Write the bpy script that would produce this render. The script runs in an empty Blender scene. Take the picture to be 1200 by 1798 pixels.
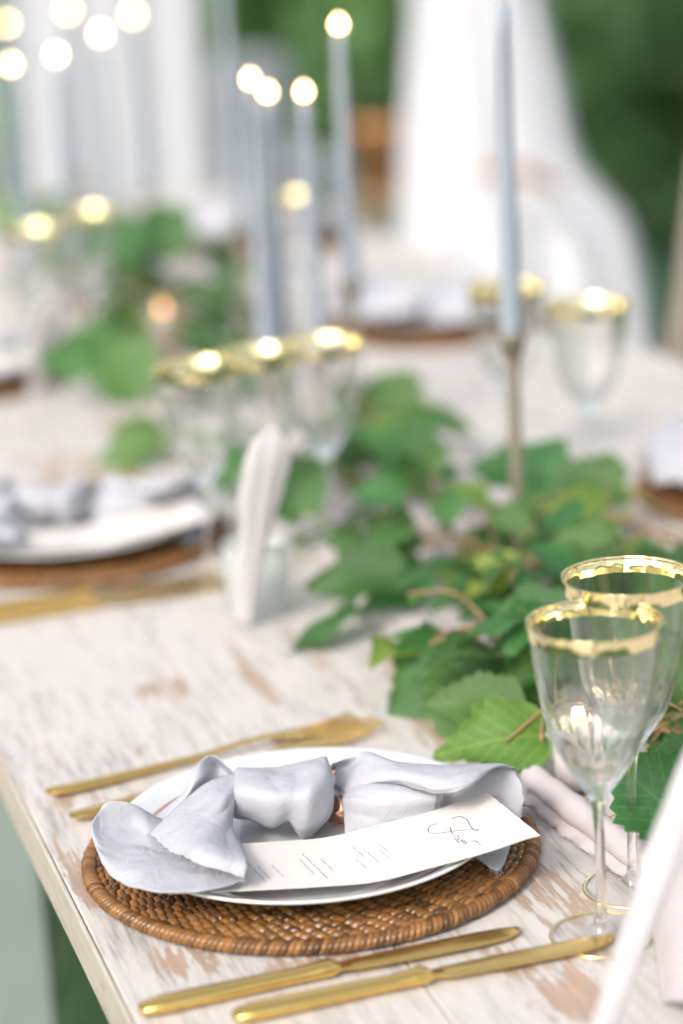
import bpy, math, random
from math import sin, cos, pi, sqrt, radians
from mathutils import Vector, Matrix, Euler, noise
random.seed(7)
scene = bpy.context.scene
COL = scene.collection

# ------------------------------------------------------------------ camera, light, exposure
T = 0.75                                             # height of the table top
F = 4201.9                                           # focal length in pixels of the 1200x1798 photograph
RT = Vector((0.95226, -0.301034, -0.050782))
UP = Vector((0.12892, 0.245744, 0.960724))
FW = Vector((0.276731, 0.921406, -0.272821))
EYE = Vector((-0.424122, -1.532449, 0.706877 + T))
cam = bpy.data.cameras.new('camera')
co = bpy.data.objects.new('camera', cam)
COL.objects.link(co)
m = Matrix((RT, UP, -FW)).transposed().to_4x4()
m.translation = EYE
co.matrix_world = m
cam.sensor_fit = 'VERTICAL'
cam.sensor_height = 36.0
cam.lens = F / 1798 * 36
cam.clip_start = 0.05
cam.clip_end = 500
cam.dof.use_dof = True
cam.dof.focus_distance = 1.665
cam.dof.aperture_fstop = 2.1
scene.camera = co

world = bpy.data.worlds.new('World')
scene.world = world
world.use_nodes = True
wn = world.node_tree
wn.nodes.clear()
sky = wn.nodes.new('ShaderNodeTexSky')
sky.sky_type = 'NISHITA'
sky.sun_disc = False
SUN_EL, SUN_AZ = radians(38), radians(-130)          # soft sun on the left, behind the camera
sky.sun_elevation = SUN_EL
sky.sun_rotation = SUN_AZ
sky.dust_density = 3.0
sky.ozone_density = 0.6
bg = wn.nodes.new('ShaderNodeBackground')
bg.inputs['Strength'].default_value = 0.135
wo = wn.nodes.new('ShaderNodeOutputWorld')
hz = wn.nodes.new('ShaderNodeHueSaturation')
hz.inputs['Saturation'].default_value = 0.38        # thin cloud
wn.links.new(sky.outputs[0], hz.inputs['Color'])
wn.links.new(hz.outputs[0], bg.inputs[0])
wn.links.new(bg.outputs[0], wo.inputs[0])

sl = bpy.data.lights.new('sun', 'SUN')
sl.energy = 0.95
sl.angle = radians(12)
sl.color = (1.0, 0.91, 0.79)
so = bpy.data.objects.new('sun', sl)
COL.objects.link(so)
sdir = Vector((sin(SUN_AZ) * cos(SUN_EL), cos(SUN_AZ) * cos(SUN_EL), sin(SUN_EL)))
so.rotation_euler = sdir.to_track_quat('Z', 'Y').to_euler()

scene.view_settings.view_transform = 'Standard'
scene.view_settings.look = 'None'
scene.view_settings.gamma = 1.0
scene.view_settings.use_curve_mapping = False
scene.view_settings.exposure = 1.2
cy = scene.cycles
cy.use_denoising = True
cy.max_bounces = 14
cy.transmission_bounces = 12
cy.transparent_max_bounces = 16
cy.glossy_bounces = 6
cy.diffuse_bounces = 4
cy.sample_clamp_indirect = 8.0
cy.blur_glossy = 0.5


# ------------------------------------------------------------------ helpers
def at(x, y, z=0.0):
    """Photograph pixel -> world point on the plane z metres above the table top."""
    d = FW * F + RT * (x - 600) + UP * (899 - y)
    t = (T + z - EYE.z) / d.z
    return EYE + d * t


def at_depth(x, y, depth):
    d = FW + RT * ((x - 600) / F) + UP * ((899 - y) / F)
    return EYE + d * depth


class MB:
    def __init__(self):
        self.v, self.f = [], []

    def add(self, vs, fs):
        n = len(self.v)
        self.v += [tuple(p) for p in vs]
        self.f += [tuple(i + n for i in q) for q in fs]
        return self

    def box(self, lo, hi, bev=0.0):
        (x0, y0, z0), (x1, y1, z1) = lo, hi
        if bev <= 0:
            vs = [(x, y, z) for z in (z0, z1) for y in (y0, y1) for x in (x0, x1)]
            return self.add(vs, [(0, 2, 3, 1), (4, 5, 7, 6), (0, 1, 5, 4), (2, 6, 7, 3), (0, 4, 6, 2), (1, 3, 7, 5)])
        b = bev
        rings = []
        for (ins, z) in ((b, z0), (0, z0 + b), (0, z1 - b), (b, z1)):
            a0, a1, c0, c1 = x0 + ins, x1 - ins, y0 + ins, y1 - ins
            k = b - ins if ins < b else 0
            rings.append([(a0 + k, c0, z), (a1 - k, c0, z), (a1, c0 + k, z), (a1, c1 - k, z), (a1 - k, c1, z), (a0 + k, c1, z), (a0, c1 - k, z), (a0, c0 + k, z)])
        vs = [p for r in rings for p in r]
        fs = [tuple(range(7, -1, -1)), tuple(range(24, 32))]
        for r in range(3):
            for i in range(8):
                j = (i + 1) % 8
                fs.append((r * 8 + i, r * 8 + j, r * 8 + 8 + j, r * 8 + 8 + i))
        return self.add(vs, fs)

    def lathe(self, prof, n=32, c=(0, 0, 0), fn=None, closed=False):
        """prof: (radius, z) pairs, bottom/outside first."""
        vs, fs = [], []
        for i in range(n):
            a = 2 * pi * i / n
            for k, (r, z) in enumerate(prof):
                rr = fn(r, z, a, k) if fn else r
                vs.append((c[0] + rr * cos(a), c[1] + rr * sin(a), c[2] + z))
        P = len(prof)
        for i in range(n):
            j = (i + 1) % n
            for k in range(P if closed else P - 1):
                l = (k + 1) % P
                fs.append((i * P + k, j * P + k, j * P + l, i * P + l))
        return self.add(vs, fs)

    def tube(self, pts, rad, n=8, cap=True):
        pts = [Vector(p) for p in pts]
        if not hasattr(rad, '__len__'):
            rad = [rad] * len(pts)
        vs, fs = [], []
        up = None
        for i, p in enumerate(pts):
            t = (pts[min(i + 1, len(pts) - 1)] - pts[max(i - 1, 0)])
            if t.length < 1e-9:
                t = Vector((0, 0, 1))
            t.normalize()
            if up is None:
                up = t.orthogonal().normalized()
            up = (up - t * up.dot(t))
            up = up.normalized() if up.length > 1e-6 else t.orthogonal().normalized()
            s = t.cross(up)
            for k in range(n):
                a = 2 * pi * k / n
                vs.append(p + (up * cos(a) + s * sin(a)) * rad[i])
        for i in range(len(pts) - 1):
            for k in range(n):
                l = (k + 1) % n
                fs.append((i * n + k, i * n + l, i * n + n + l, i * n + n + k))
        if cap:
            fs.append(tuple(range(n - 1, -1, -1)))
            fs.append(tuple(range((len(pts) - 1) * n, len(pts) * n)))
        return self.add(vs, fs)

    def grid(self, rows):
        w = len(rows[0])
        vs = [p for r in rows for p in r]
        fs = [(i * w + j, i * w + j + 1, (i + 1) * w + j + 1, (i + 1) * w + j)
              for i in range(len(rows) - 1) for j in range(w - 1)]
        return self.add(vs, fs)

    def mesh(self, name, mat, smooth=True):
        me = bpy.data.meshes.new(name)
        me.from_pydata(self.v, [], self.f)
        me.update()
        if mat:
            me.materials.append(mat)
        if smooth:
            me.polygons.foreach_set('use_smooth', [True] * len(me.polygons))
        return me

    def obj(self, name, mat, parent=None, smooth=True):
        return link(name, self.mesh(name, mat, smooth), parent)


def link(name, me, parent=None):
    o = bpy.data.objects.new(name, me)
    COL.objects.link(o)
    if parent:
        o.parent = parent
    return o


def tag(o, label=None, cat=None, group=None, kind=None):
    for k, v in (('label', label), ('category', cat), ('group', group), ('kind', kind)):
        if v:
            o[k] = v
    return o


def thing(name, label, cat, loc=(0, 0, 0), rz=0.0, group=None):
    o = bpy.data.objects.new(name, None)
    o.empty_display_size = 0.05
    COL.objects.link(o)
    o.location = loc
    o.rotation_euler = (0, 0, rz)
    return tag(o, label, cat, group)


def dup(root, loc, rz=None, label=None):
    def cp(o, parent):
        c = o.copy()
        COL.objects.link(c)
        if parent:
            c.parent = parent
        for ch in list(o.children):
            cp(ch, c)
        return c
    kids = list(root.children)
    r = root.copy()
    COL.objects.link(r)
    for ch in kids:
        cp(ch, r)
    r.location = loc
    if rz is not None:
        r.rotation_euler = (0, 0, rz)
    if label:
        r['label'] = label
    return r


def edge_split(o, ang=35):
    me = o.data
    me.set_sharp_from_angle(angle=radians(ang))
    return o


def catmull(p0, p1, p2, p3, t):
    return (p1 * 2 + (p2 - p0) * t + (p0 * 2 - p1 * 5 + p2 * 4 - p3) * t * t + (p1 * 3 - p0 - p2 * 3 + p3) * t ** 3) * 0.5


def resample(pts, n):
    """Catmull-Rom through pts, n samples per span."""
    P = [pts[0] * 2 - pts[1]] + list(pts) + [pts[-1] * 2 - pts[-2]]
    out = []
    for i in range(1, len(P) - 2):
        for k in range(n):
            out.append(catmull(P[i - 1], P[i], P[i + 1], P[i + 2], k / n))
    out.append(pts[-1].copy())
    return out


def patch(ctrl, nu=12, nv=10):
    rows = [resample([Vector(p) for p in r], nv) for r in ctrl]
    cols = [resample([r[j] for r in rows], nu) for j in range(len(rows[0]))]
    return [[cols[j][i] for j in range(len(cols))] for i in range(len(cols[0]))]


# ------------------------------------------------------------------ materials
def mat(name):
    mt = bpy.data.materials.new(name)
    mt.use_nodes = True
    nt = mt.node_tree
    return mt, nt, nt.nodes['Principled BSDF']


def N(nt, typ, **kw):
    n = nt.nodes.new(typ)
    for k, v in kw.items():
        if k.startswith('i_'):
            key = k[2:]
            key = int(key) if key.isdigit() else key.replace('_', ' ')
            n.inputs[key].default_value = v
        else:
            setattr(n, k, v)
    return n


def ramp(nt, stops):
    n = nt.nodes.new('ShaderNodeValToRGB')
    e = n.color_ramp.elements
    while len(e) < len(stops):
        e.new(0.5)
    for el, (p, c) in zip(e, stops):
        el.position = p
        el.color = (c[0], c[1], c[2], 1) if hasattr(c, '__len__') else (c, c, c, 1)
    return n


def simple(name, col, rough=0.5, metal=0.0, var=0.0, scale=20.0, bump=0.0, bscale=200.0, **kw):
    mt, nt, b = mat(name)
    b.inputs['Base Color'].default_value = (*col, 1)
    b.inputs['Roughness'].default_value = rough
    b.inputs['Metallic'].default_value = metal
    for k, v in kw.items():
        b.inputs[k.replace('_', ' ')].default_value = v
    if var or bump:
        tc = N(nt, 'ShaderNodeTexCoord')
    if var:
        no = N(nt, 'ShaderNodeTexNoise', i_Scale=scale, i_Detail=4.0)
        nt.links.new(tc.outputs['Object'], no.inputs['Vector'])
        r = ramp(nt, [(0.3, [c * (1 - var) for c in col]), (0.7, [min(1, c * (1 + var)) for c in col])])
        nt.links.new(no.outputs[0], r.inputs[0])
        nt.links.new(r.outputs[0], b.inputs['Base Color'])
    if bump:
        n2 = N(nt, 'ShaderNodeTexNoise', i_Scale=bscale, i_Detail=3.0)
        nt.links.new(tc.outputs['Object'], n2.inputs['Vector'])
        bp = N(nt, 'ShaderNodeBump', i_Strength=bump, i_Distance=0.001)
        nt.links.new(n2.outputs[0], bp.inputs['Height'])
        nt.links.new(bp.outputs[0], b.inputs['Normal'])
    return mt


def cloth_mat(name, col, var=0.05, weave=1400.0, trans=0.25, bump=0.25, crinkle=0.0):
    mt, nt, b = mat(name)
    out = nt.nodes['Material Output']
    tc = N(nt, 'ShaderNodeTexCoord')
    no = N(nt, 'ShaderNodeTexNoise', i_Scale=45.0, i_Detail=5.0)
    nt.links.new(tc.outputs['Object'], no.inputs['Vector'])
    r = ramp(nt, [(0.3, [c * (1 - var) for c in col]), (0.72, [min(1, c * (1 + var)) for c in col])])
    nt.links.new(no.outputs[0], r.inputs[0])
    nt.links.new(r.outputs[0], b.inputs['Base Color'])
    b.inputs['Roughness'].default_value = 0.85
    b.inputs['Specular IOR Level'].default_value = 0.08
    n2 = N(nt, 'ShaderNodeTexNoise', i_Scale=weave, i_Detail=2.0)
    nt.links.new(tc.outputs['Object'], n2.inputs['Vector'])
    n3 = N(nt, 'ShaderNodeTexNoise', i_Scale=160.0, i_Detail=3.0)
    nt.links.new(tc.outputs['Object'], n3.inputs['Vector'])
    ad = N(nt, 'ShaderNodeMath', operation='ADD')
    nt.links.new(n2.outputs[0], ad.inputs[0])
    nt.links.new(n3.outputs[0], ad.inputs[1])
    bp = N(nt, 'ShaderNodeBump', i_Strength=bump, i_Distance=0.0012)
    nt.links.new(ad.outputs[0], bp.inputs['Height'])
    nt.links.new(bp.outputs[0], b.inputs['Normal'])
    if crinkle:
        n4 = N(nt, 'ShaderNodeTexNoise', i_Scale=42.0, i_Detail=2.5, i_Distortion=0.9)
        nt.links.new(tc.outputs['Object'], n4.inputs['Vector'])
        s4 = N(nt, 'ShaderNodeMath', operation='SUBTRACT')
        s4.inputs[1].default_value = 0.5
        nt.links.new(n4.outputs[0], s4.inputs[0])
        a4 = N(nt, 'ShaderNodeMath', operation='ABSOLUTE')
        nt.links.new(s4.outputs[0], a4.inputs[0])
        p4 = N(nt, 'ShaderNodeMath', operation='POWER')
        p4.inputs[1].default_value = 0.6
        nt.links.new(a4.outputs[0], p4.inputs[0])
        b4 = N(nt, 'ShaderNodeBump', i_Strength=0.5 * crinkle, i_Distance=0.006)
        b4.invert = True
        nt.links.new(p4.outputs[0], b4.inputs['Height'])
        nt.links.new(b4.outputs[0], bp.inputs['Normal'])
    tr = N(nt, 'ShaderNodeBsdfTranslucent')
    nt.links.new(r.outputs[0], tr.inputs[0])
    mx = N(nt, 'ShaderNodeMixShader', i_0=trans)
    nt.links.new(b.outputs[0], mx.inputs[1])
    nt.links.new(tr.outputs[0], mx.inputs[2])
    nt.links.new(mx.outputs[0], out.inputs[0])
    return mt


def leaf_mat(name, dark, light, trans=0.38, rough=0.33, vein=True):
    mt, nt, b = mat(name)
    out = nt.nodes['Material Output']
    oi = N(nt, 'ShaderNodeObjectInfo')
    tc = N(nt, 'ShaderNodeTexCoord')
    no = N(nt, 'ShaderNodeTexNoise', i_Scale=22.0, i_Detail=4.0)
    nt.links.new(tc.outputs['Object'], no.inputs['Vector'])
    ad = N(nt, 'ShaderNodeMath', operation='MULTIPLY_ADD')
    ad.inputs[1].default_value = 0.6
    nt.links.new(no.outputs[0], ad.inputs[0])
    sub = N(nt, 'ShaderNodeMath', operation='MULTIPLY')
    sub.inputs[1].default_value = 0.42
    nt.links.new(oi.outputs['Random'], sub.inputs[0])
    nt.links.new(sub.outputs[0], ad.inputs[2])
    r0 = ramp(nt, [(0.12, dark), (0.85, light)])
    nt.links.new(ad.outputs[0], r0.inputs[0])
    # every leaf its own hue, some drier
    h0 = N(nt, 'ShaderNodeHueSaturation')
    hm = N(nt, 'ShaderNodeMapRange')
    hm.inputs['To Min'].default_value = 0.465
    hm.inputs['To Max'].default_value = 0.525
    fr0 = N(nt, 'ShaderNodeMath', operation='FRACT')
    ml = N(nt, 'ShaderNodeMath', operation='MULTIPLY')
    ml.inputs[1].default_value = 7.31
    nt.links.new(oi.outputs['Random'], ml.inputs[0])
    nt.links.new(ml.outputs[0], fr0.inputs[0])
    nt.links.new(fr0.outputs[0], hm.inputs['Value'])
    nt.links.new(hm.outputs[0], h0.inputs['Hue'])
    nt.links.new(r0.outputs[0], h0.inputs['Color'])
    r = N(nt, 'ShaderNodeMix', data_type='RGBA')
    nt.links.new(h0.outputs[0], r.inputs['A'])
    r.inputs['B'].default_value = (min(1, light[0] * 1.9), min(1, light[1] * 1.6), min(1, light[2] * 1.7), 1)
    r.inputs['Factor'].default_value = 0
    if vein:
        # pale midrib and side veins
        sx = N(nt, 'ShaderNodeSeparateXYZ')
        nt.links.new(tc.outputs['Generated'], sx.inputs[0])
        c5 = N(nt, 'ShaderNodeMath', operation='SUBTRACT')
        c5.inputs[1].default_value = 0.5
        nt.links.new(sx.outputs[1], c5.inputs[0])
        ab = N(nt, 'ShaderNodeMath', operation='ABSOLUTE')
        nt.links.new(c5.outputs[0], ab.inputs[0])
        mid = N(nt, 'ShaderNodeMath', operation='LESS_THAN')
        mid.inputs[1].default_value = 0.014
        nt.links.new(ab.outputs[0], mid.inputs[0])
        sl_ = N(nt, 'ShaderNodeMath', operation='MULTIPLY_ADD')
        sl_.inputs[1].default_value = -0.9
        nt.links.new(ab.outputs[0], sl_.inputs[0])
        nt.links.new(sx.outputs[0], sl_.inputs[2])
        pp_ = N(nt, 'ShaderNodeMath', operation='PINGPONG')
        pp_.inputs[1].default_value = 0.075
        nt.links.new(sl_.outputs[0], pp_.inputs[0])
        lt = N(nt, 'ShaderNodeMath', operation='LESS_THAN')
        lt.inputs[1].default_value = 0.008
        nt.links.new(pp_.outputs[0], lt.inputs[0])
        mxv = N(nt, 'ShaderNodeMath', operation='MAXIMUM')
        nt.links.new(mid.outputs[0], mxv.inputs[0])
        nt.links.new(lt.outputs[0], mxv.inputs[1])
        k5 = N(nt, 'ShaderNodeMath', operation='MULTIPLY')
        k5.inputs[1].default_value = 0.26
        nt.links.new(mxv.outputs[0], k5.inputs[0])
        nt.links.new(k5.outputs[0], r.inputs['Factor'])
    r_out = r.outputs['Result']
    nt.links.new(r_out, b.inputs['Base Color'])
    b.inputs['Roughness'].default_value = rough
    bp = N(nt, 'ShaderNodeBump', i_Strength=0.35, i_Distance=0.001)
    n2 = N(nt, 'ShaderNodeTexVoronoi', i_Scale=140.0)
    nt.links.new(tc.outputs['Object'], n2.inputs['Vector'])
    nt.links.new(n2.outputs[0], bp.inputs['Height'])
    nt.links.new(bp.outputs[0], b.inputs['Normal'])
    tr = N(nt, 'ShaderNodeBsdfTranslucent')
    hs = N(nt, 'ShaderNodeHueSaturation', i_Hue=0.48, i_Saturation=1.1, i_Value=1.6)
    nt.links.new(r_out, hs.inputs['Color'])
    nt.links.new(hs.outputs[0], tr.inputs[0])
    mx = N(nt, 'ShaderNodeMixShader', i_0=trans)
    nt.links.new(b.outputs[0], mx.inputs[1])
    nt.links.new(tr.outputs[0], mx.inputs[2])
    nt.links.new(mx.outputs[0], out.inputs[0])
    return mt


# worn spots of the table top, where the white wash has gone: pixel centre, half sizes (m) across / along
WORN = [(275, 1212, .016, .030), (315, 1208, .010, .026), (75, 1312, .011, .024), (105, 1345, .006, .02), (110, 1405, .016, .022), (175, 1405, .010, .016),
        (755, 1275, .016, .10), (690, 1165, .02, .09), (560, 1160, .012, .12), (480, 1290, .006, .05), (245, 1545, .02, .05), (140, 1545, .010, .05),
        (1010, 1745, .03, .05), (985, 1575, .03, .07), (330, 1690, .03, .03), (560, 1690, .06, .02), (230, 760, .03, .12), (330, 800, .03, .10), (110, 820, .05, .09),
        (900, 1700, .03, .03), (450, 1190, .006, .09)]


def table_mat(name, white=(0.545, 0.51, 0.478), grey=(0.27, 0.258, 0.25), brown=(0.235, 0.150, 0.098), spots=True):
    mt, nt, b = mat(name)
    L = nt.links.new
    geo = N(nt, 'ShaderNodeNewGeometry')
    oi = N(nt, 'ShaderNodeObjectInfo')
    mp = N(nt, 'ShaderNodeMapping')
    L(geo.outputs['Position'], mp.inputs['Vector'])
    off = N(nt, 'ShaderNodeCombineXYZ')
    sc = N(nt, 'ShaderNodeMath', operation='MULTIPLY')
    sc.inputs[1].default_value = 13.0
    L(oi.outputs['Random'], sc.inputs[0])
    L(sc.outputs[0], off.inputs[1])
    L(off.outputs[0], mp.inputs['Location'])

    def stretched(sx, sy, sz, scale, detail, rough=0.6):
        m2 = N(nt, 'ShaderNodeMapping')
        m2.inputs['Scale'].default_value = (sx, sy, sz)
        L(mp.outputs[0], m2.inputs['Vector'])
        n = N(nt, 'ShaderNodeTexNoise', i_Scale=scale, i_Detail=detail, i_Roughness=rough)
        L(m2.outputs[0], n.inputs['Vector'])
        return n
    fine = stretched(1.0, 0.07, 1.0, 330.0, 5.0)
    mid = stretched(1.0, 0.16, 1.0, 60.0, 6.0, 0.68)
    big = stretched(1.0, 0.35, 1.0, 11.0, 5.0)
    # white wash <-> grey streaks
    gm = N(nt, 'ShaderNodeMath', operation='MULTIPLY')
    L(fine.outputs[0], gm.inputs[0])
    L(mid.outputs[0], gm.inputs[1])
    gr = ramp(nt, [(0.22, 0.0), (0.38, 1.0)])
    L(gm.outputs[0], gr.inputs[0])
    lowr = ramp(nt, [(0.36, 0.25), (0.60, 1.0)])
    L(big.outputs[0], lowr.inputs[0])
    gg = N(nt, 'ShaderNodeMath', operation='MULTIPLY')
    L(gr.outputs[0], gg.inputs[0])
    gsum = lowr.outputs[0]
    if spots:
        for (px, py, rx, ry) in ((380, 1690, .05, .06), (520, 1700, .07, .04), (680, 1680, .07, .04), (860, 1630, .05, .06), (960, 1560, .035, .08), (1100, 1690, .06, .06), (250, 1640, .03, .06)):  # more grey around the charger front, its bluish shade painted into the wood
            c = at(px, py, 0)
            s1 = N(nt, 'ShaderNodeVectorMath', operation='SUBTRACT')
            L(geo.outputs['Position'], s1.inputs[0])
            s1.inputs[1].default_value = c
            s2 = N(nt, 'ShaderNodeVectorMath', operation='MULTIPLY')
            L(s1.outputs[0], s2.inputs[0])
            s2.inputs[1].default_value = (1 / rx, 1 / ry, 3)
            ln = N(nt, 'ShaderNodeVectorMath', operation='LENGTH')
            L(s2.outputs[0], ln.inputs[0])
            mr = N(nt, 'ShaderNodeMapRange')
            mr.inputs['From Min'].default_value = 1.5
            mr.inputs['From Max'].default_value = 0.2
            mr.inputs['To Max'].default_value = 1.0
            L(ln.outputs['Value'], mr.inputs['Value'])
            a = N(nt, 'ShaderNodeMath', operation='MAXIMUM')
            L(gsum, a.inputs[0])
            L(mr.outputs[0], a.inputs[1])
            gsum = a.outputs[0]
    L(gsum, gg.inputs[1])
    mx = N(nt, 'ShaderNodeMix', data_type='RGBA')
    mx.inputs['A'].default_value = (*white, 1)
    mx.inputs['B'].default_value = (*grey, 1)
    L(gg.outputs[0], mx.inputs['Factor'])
    # worn wood
    total = None
    if spots:
        for (px, py, rx, ry) in WORN:
            c = at(px, py, 0)
            s1 = N(nt, 'ShaderNodeVectorMath', operation='SUBTRACT')
            L(geo.outputs['Position'], s1.inputs[0])
            s1.inputs[1].default_value = c
            s2 = N(nt, 'ShaderNodeVectorMath', operation='MULTIPLY')
            L(s1.outputs[0], s2.inputs[0])
            s2.inputs[1].default_value = (1 / rx, 1 / ry, 3)
            ln = N(nt, 'ShaderNodeVectorMath', operation='LENGTH')
            L(s2.outputs[0], ln.inputs[0])
            mr = N(nt, 'ShaderNodeMapRange')
            mr.inputs['From Min'].default_value = 1.7
            mr.inputs['From Max'].default_value = 0.2
            mr.inputs['To Max'].default_value = 0.27
            L(ln.outputs['Value'], mr.inputs['Value'])
            if total is None:
                total = mr.outputs[0]
            else:
                a = N(nt, 'ShaderNodeMath', operation='MAXIMUM')
                L(total, a.inputs[0])
                L(mr.outputs[0], a.inputs[1])
                total = a.outputs[0]
    wn1 = stretched(1.0, 0.30, 1.0, 38.0, 7.0, 0.7)
    wa = N(nt, 'ShaderNodeMath', operation='ADD')
    L(wn1.outputs[0], wa.inputs[0])
    if total is not None:
        L(total, wa.inputs[1])
    else:
        wa.inputs[1].default_value = 0.06
    fm = N(nt, 'ShaderNodeMath', operation='MULTIPLY_ADD')
    L(fine.outputs[0], fm.inputs[0])
    fm.inputs[1].default_value = 0.55
    L(wa.outputs[0], fm.inputs[2])
    wr = ramp(nt, [(0.94, 0.0), (1.19, 1.0)])
    L(fm.outputs[0], wr.inputs[0])
    br = ramp(nt, [(0.3, brown), (0.7, [c * 2.0 for c in brown])])
    L(mid.outputs[0], br.inputs[0])
    m3 = N(nt, 'ShaderNodeMix', data_type='RGBA')
    wk = N(nt, 'ShaderNodeMath', operation='MULTIPLY')
    wk.inputs[1].default_value = 0.74
    L(wr.outputs[0], wk.inputs[0])
    L(wk.outputs[0], m3.inputs['Factor'])
    L(mx.outputs['Result'], m3.inputs['A'])
    L(br.outputs[0], m3.inputs['B'])
    L(m3.outputs['Result'], b.inputs['Base Color'])
    rr = N(nt, 'ShaderNodeMapRange')
    rr.inputs['To Min'].default_value = 0.34
    rr.inputs['To Max'].default_value = 0.6
    L(fm.outputs[0], rr.inputs['Value'])
    L(rr.outputs[0], b.inputs['Roughness'])
    b.inputs['Specular IOR Level'].default_value = 0.45
    ht = N(nt, 'ShaderNodeMath', operation='SUBTRACT')
    L(fine.outputs[0], ht.inputs[0])
    L(wr.outputs[0], ht.inputs[1])
    bp = N(nt, 'ShaderNodeBump', i_Strength=0.35, i_Distance=0.0009)
    L(ht.outputs[0], bp.inputs['Height'])
    L(bp.outputs[0], b.inputs['Normal'])
    return mt


def rattan_mat(name, dark, light):
    mt, nt, b = mat(name)
    L = nt.links.new
    geo = N(nt, 'ShaderNodeNewGeometry')
    tc = N(nt, 'ShaderNodeTexCoord')
    no = N(nt, 'ShaderNodeTexNoise', i_Scale=26.0, i_Detail=5.0)
    L(tc.outputs['Object'], no.inputs['Vector'])
    a = N(nt, 'ShaderNodeMath', operation='MULTIPLY_ADD')
    L(geo.outputs['Random Per Island'], a.inputs[0])
    a.inputs[1].default_value = 0.55
    L(no.outputs[0], a.inputs[2])
    r = ramp(nt, [(0.35, dark), (0.62, [(d + l) / 2 * 0.9 for d, l in zip(dark, light)]), (1.0, light)])
    L(a.outputs[0], r.inputs[0])
    L(r.outputs[0], b.inputs['Base Color'])
    b.inputs['Roughness'].default_value = 0.27
    n2 = N(nt, 'ShaderNodeTexNoise', i_Scale=900.0, i_Detail=2.0)
    L(tc.outputs['Object'], n2.inputs['Vector'])
    bp = N(nt, 'ShaderNodeBump', i_Strength=0.3, i_Distance=0.0006)
    L(n2.outputs[0], bp.inputs['Height'])
    L(bp.outputs[0], b.inputs['Normal'])
    return mt


def emit_mat(name, col, strength):
    mt, nt, b = mat(name)
    b.inputs['Base Color'].default_value = (*col, 1)
    b.inputs['Emission Color'].default_value = (*col, 1)
    b.inputs['Emission Strength'].default_value = strength
    return mt


def glass_mat(name, rough=0.0, col=(1, 1, 1), ior=1.42):
    mt, nt, b = mat(name)
    b.inputs['Base Color'].default_value = (*col, 1)
    b.inputs['Roughness'].default_value = rough
    b.inputs['Transmission Weight'].default_value = 1.0
    b.inputs['IOR'].default_value = ior
    return mt


M = {}
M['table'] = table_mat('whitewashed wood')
M['table_edge'] = table_mat('whitewashed wood edge', (0.52, 0.465, 0.40), (0.34, 0.30, 0.25), (0.30, 0.19, 0.12), spots=False)
M['painted'] = simple('pale painted wood', (0.33, 0.385, 0.37), 0.5, var=0.06, scale=9, bump=0.2)
M['chair_wood'] = simple('limed oak', (0.33, 0.275, 0.23), 0.5, var=0.18, scale=14, bump=0.25)
M['rattan'] = rattan_mat('woven rattan', (0.016, 0.0075, 0.003), (0.235, 0.105, 0.029))
M['rattan_rim'] = rattan_mat('wrapped rattan rim', (0.055, 0.024, 0.008), (0.26, 0.120, 0.038))
M['rattan_base'] = simple('dark rattan base', (0.035, 0.017, 0.007), 0.7)
M['porcelain'] = simple('white porcelain', (0.64, 0.65, 0.665), 0.16, Coat_Weight=0.4)
M['copper'] = simple('rose gold', (0.86, 0.46, 0.30), 0.16, metal=1.0)
M['napkin'] = cloth_mat('lavender grey linen', (0.55, 0.55, 0.60), 0.04, crinkle=0.42)
M['runner'] = cloth_mat('blush gauze', (0.66, 0.60, 0.605), 0.05, bump=0.4)
M['cone'] = cloth_mat('white linen', (0.72, 0.69, 0.71), 0.05, trans=0.4)
M['drape'] = cloth_mat('white voile', (0.70, 0.695, 0.735), 0.02, weave=300, trans=0.3, bump=0.1)
M['slip'] = cloth_mat('white slipcover cotton', (0.64, 0.65, 0.66), 0.03, weave=300)
M['paper'] = simple('cream handmade paper', (0.62, 0.59, 0.56), 0.9, var=0.025, scale=70, bump=0.35, bscale=420)
M['ink'] = simple('blue black ink', (0.16, 0.16, 0.23), 0.8)
M['ink_pale'] = simple('pale grey ink', (0.38, 0.365, 0.385), 0.8)
M['gold'] = simple('brushed gold steel', (0.83, 0.56, 0.18), 0.22, metal=1.0, bump=0.06, bscale=500)
M['rim_gold'] = simple('gilded rim', (0.98, 0.83, 0.47), 0.07, metal=1.0)
def clear_mix(name, f):
    mt = glass_mat(name)
    nt = mt.node_tree
    t = N(nt, 'ShaderNodeBsdfTransparent')
    x = N(nt, 'ShaderNodeMixShader', i_0=f)
    nt.links.new(nt.nodes['Principled BSDF'].outputs[0], x.inputs[1])
    nt.links.new(t.outputs[0], x.inputs[2])
    nt.links.new(x.outputs[0], nt.nodes['Material Output'].inputs[0])
    return mt


M['glass'] = clear_mix('clear glass', .12)
M['thin_glass'] = clear_mix('thin clear glass', .78)
M['frosted'] = glass_mat('frosted glass', 0.38, (0.92, 0.95, 0.94))
M['frosted'].node_tree.nodes['Principled BSDF'].inputs['Transmission Weight'].default_value = 0.75
M['pewter'] = simple('aged pewter brass', (0.40, 0.35, 0.29), 0.42, metal=0.75, var=0.15, scale=30)
M['wax_grey'] = simple('blue grey wax', (0.29, 0.325, 0.38), 0.45, Subsurface_Weight=0.15, Subsurface_Radius=(0.01, 0.01, 0.01))
M['wax_white'] = simple('ivory wax', (0.90, 0.85, 0.80), 0.4)
M['wick'] = simple('charred wick', (0.03, 0.025, 0.02), 0.9)
M['flame'] = emit_mat('candle flame', (1.0, 0.63, 0.33), 13.0)
M['flame_far'] = emit_mat('far candle flame', (1.0, 0.62, 0.33), 12.0)
M['flame_low'] = emit_mat('low candle flame', (1.0, 0.50, 0.14), 9.0)
M['flame_soft'] = emit_mat('small candle flame', (1.0, 0.58, 0.28), 11.0)
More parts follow.
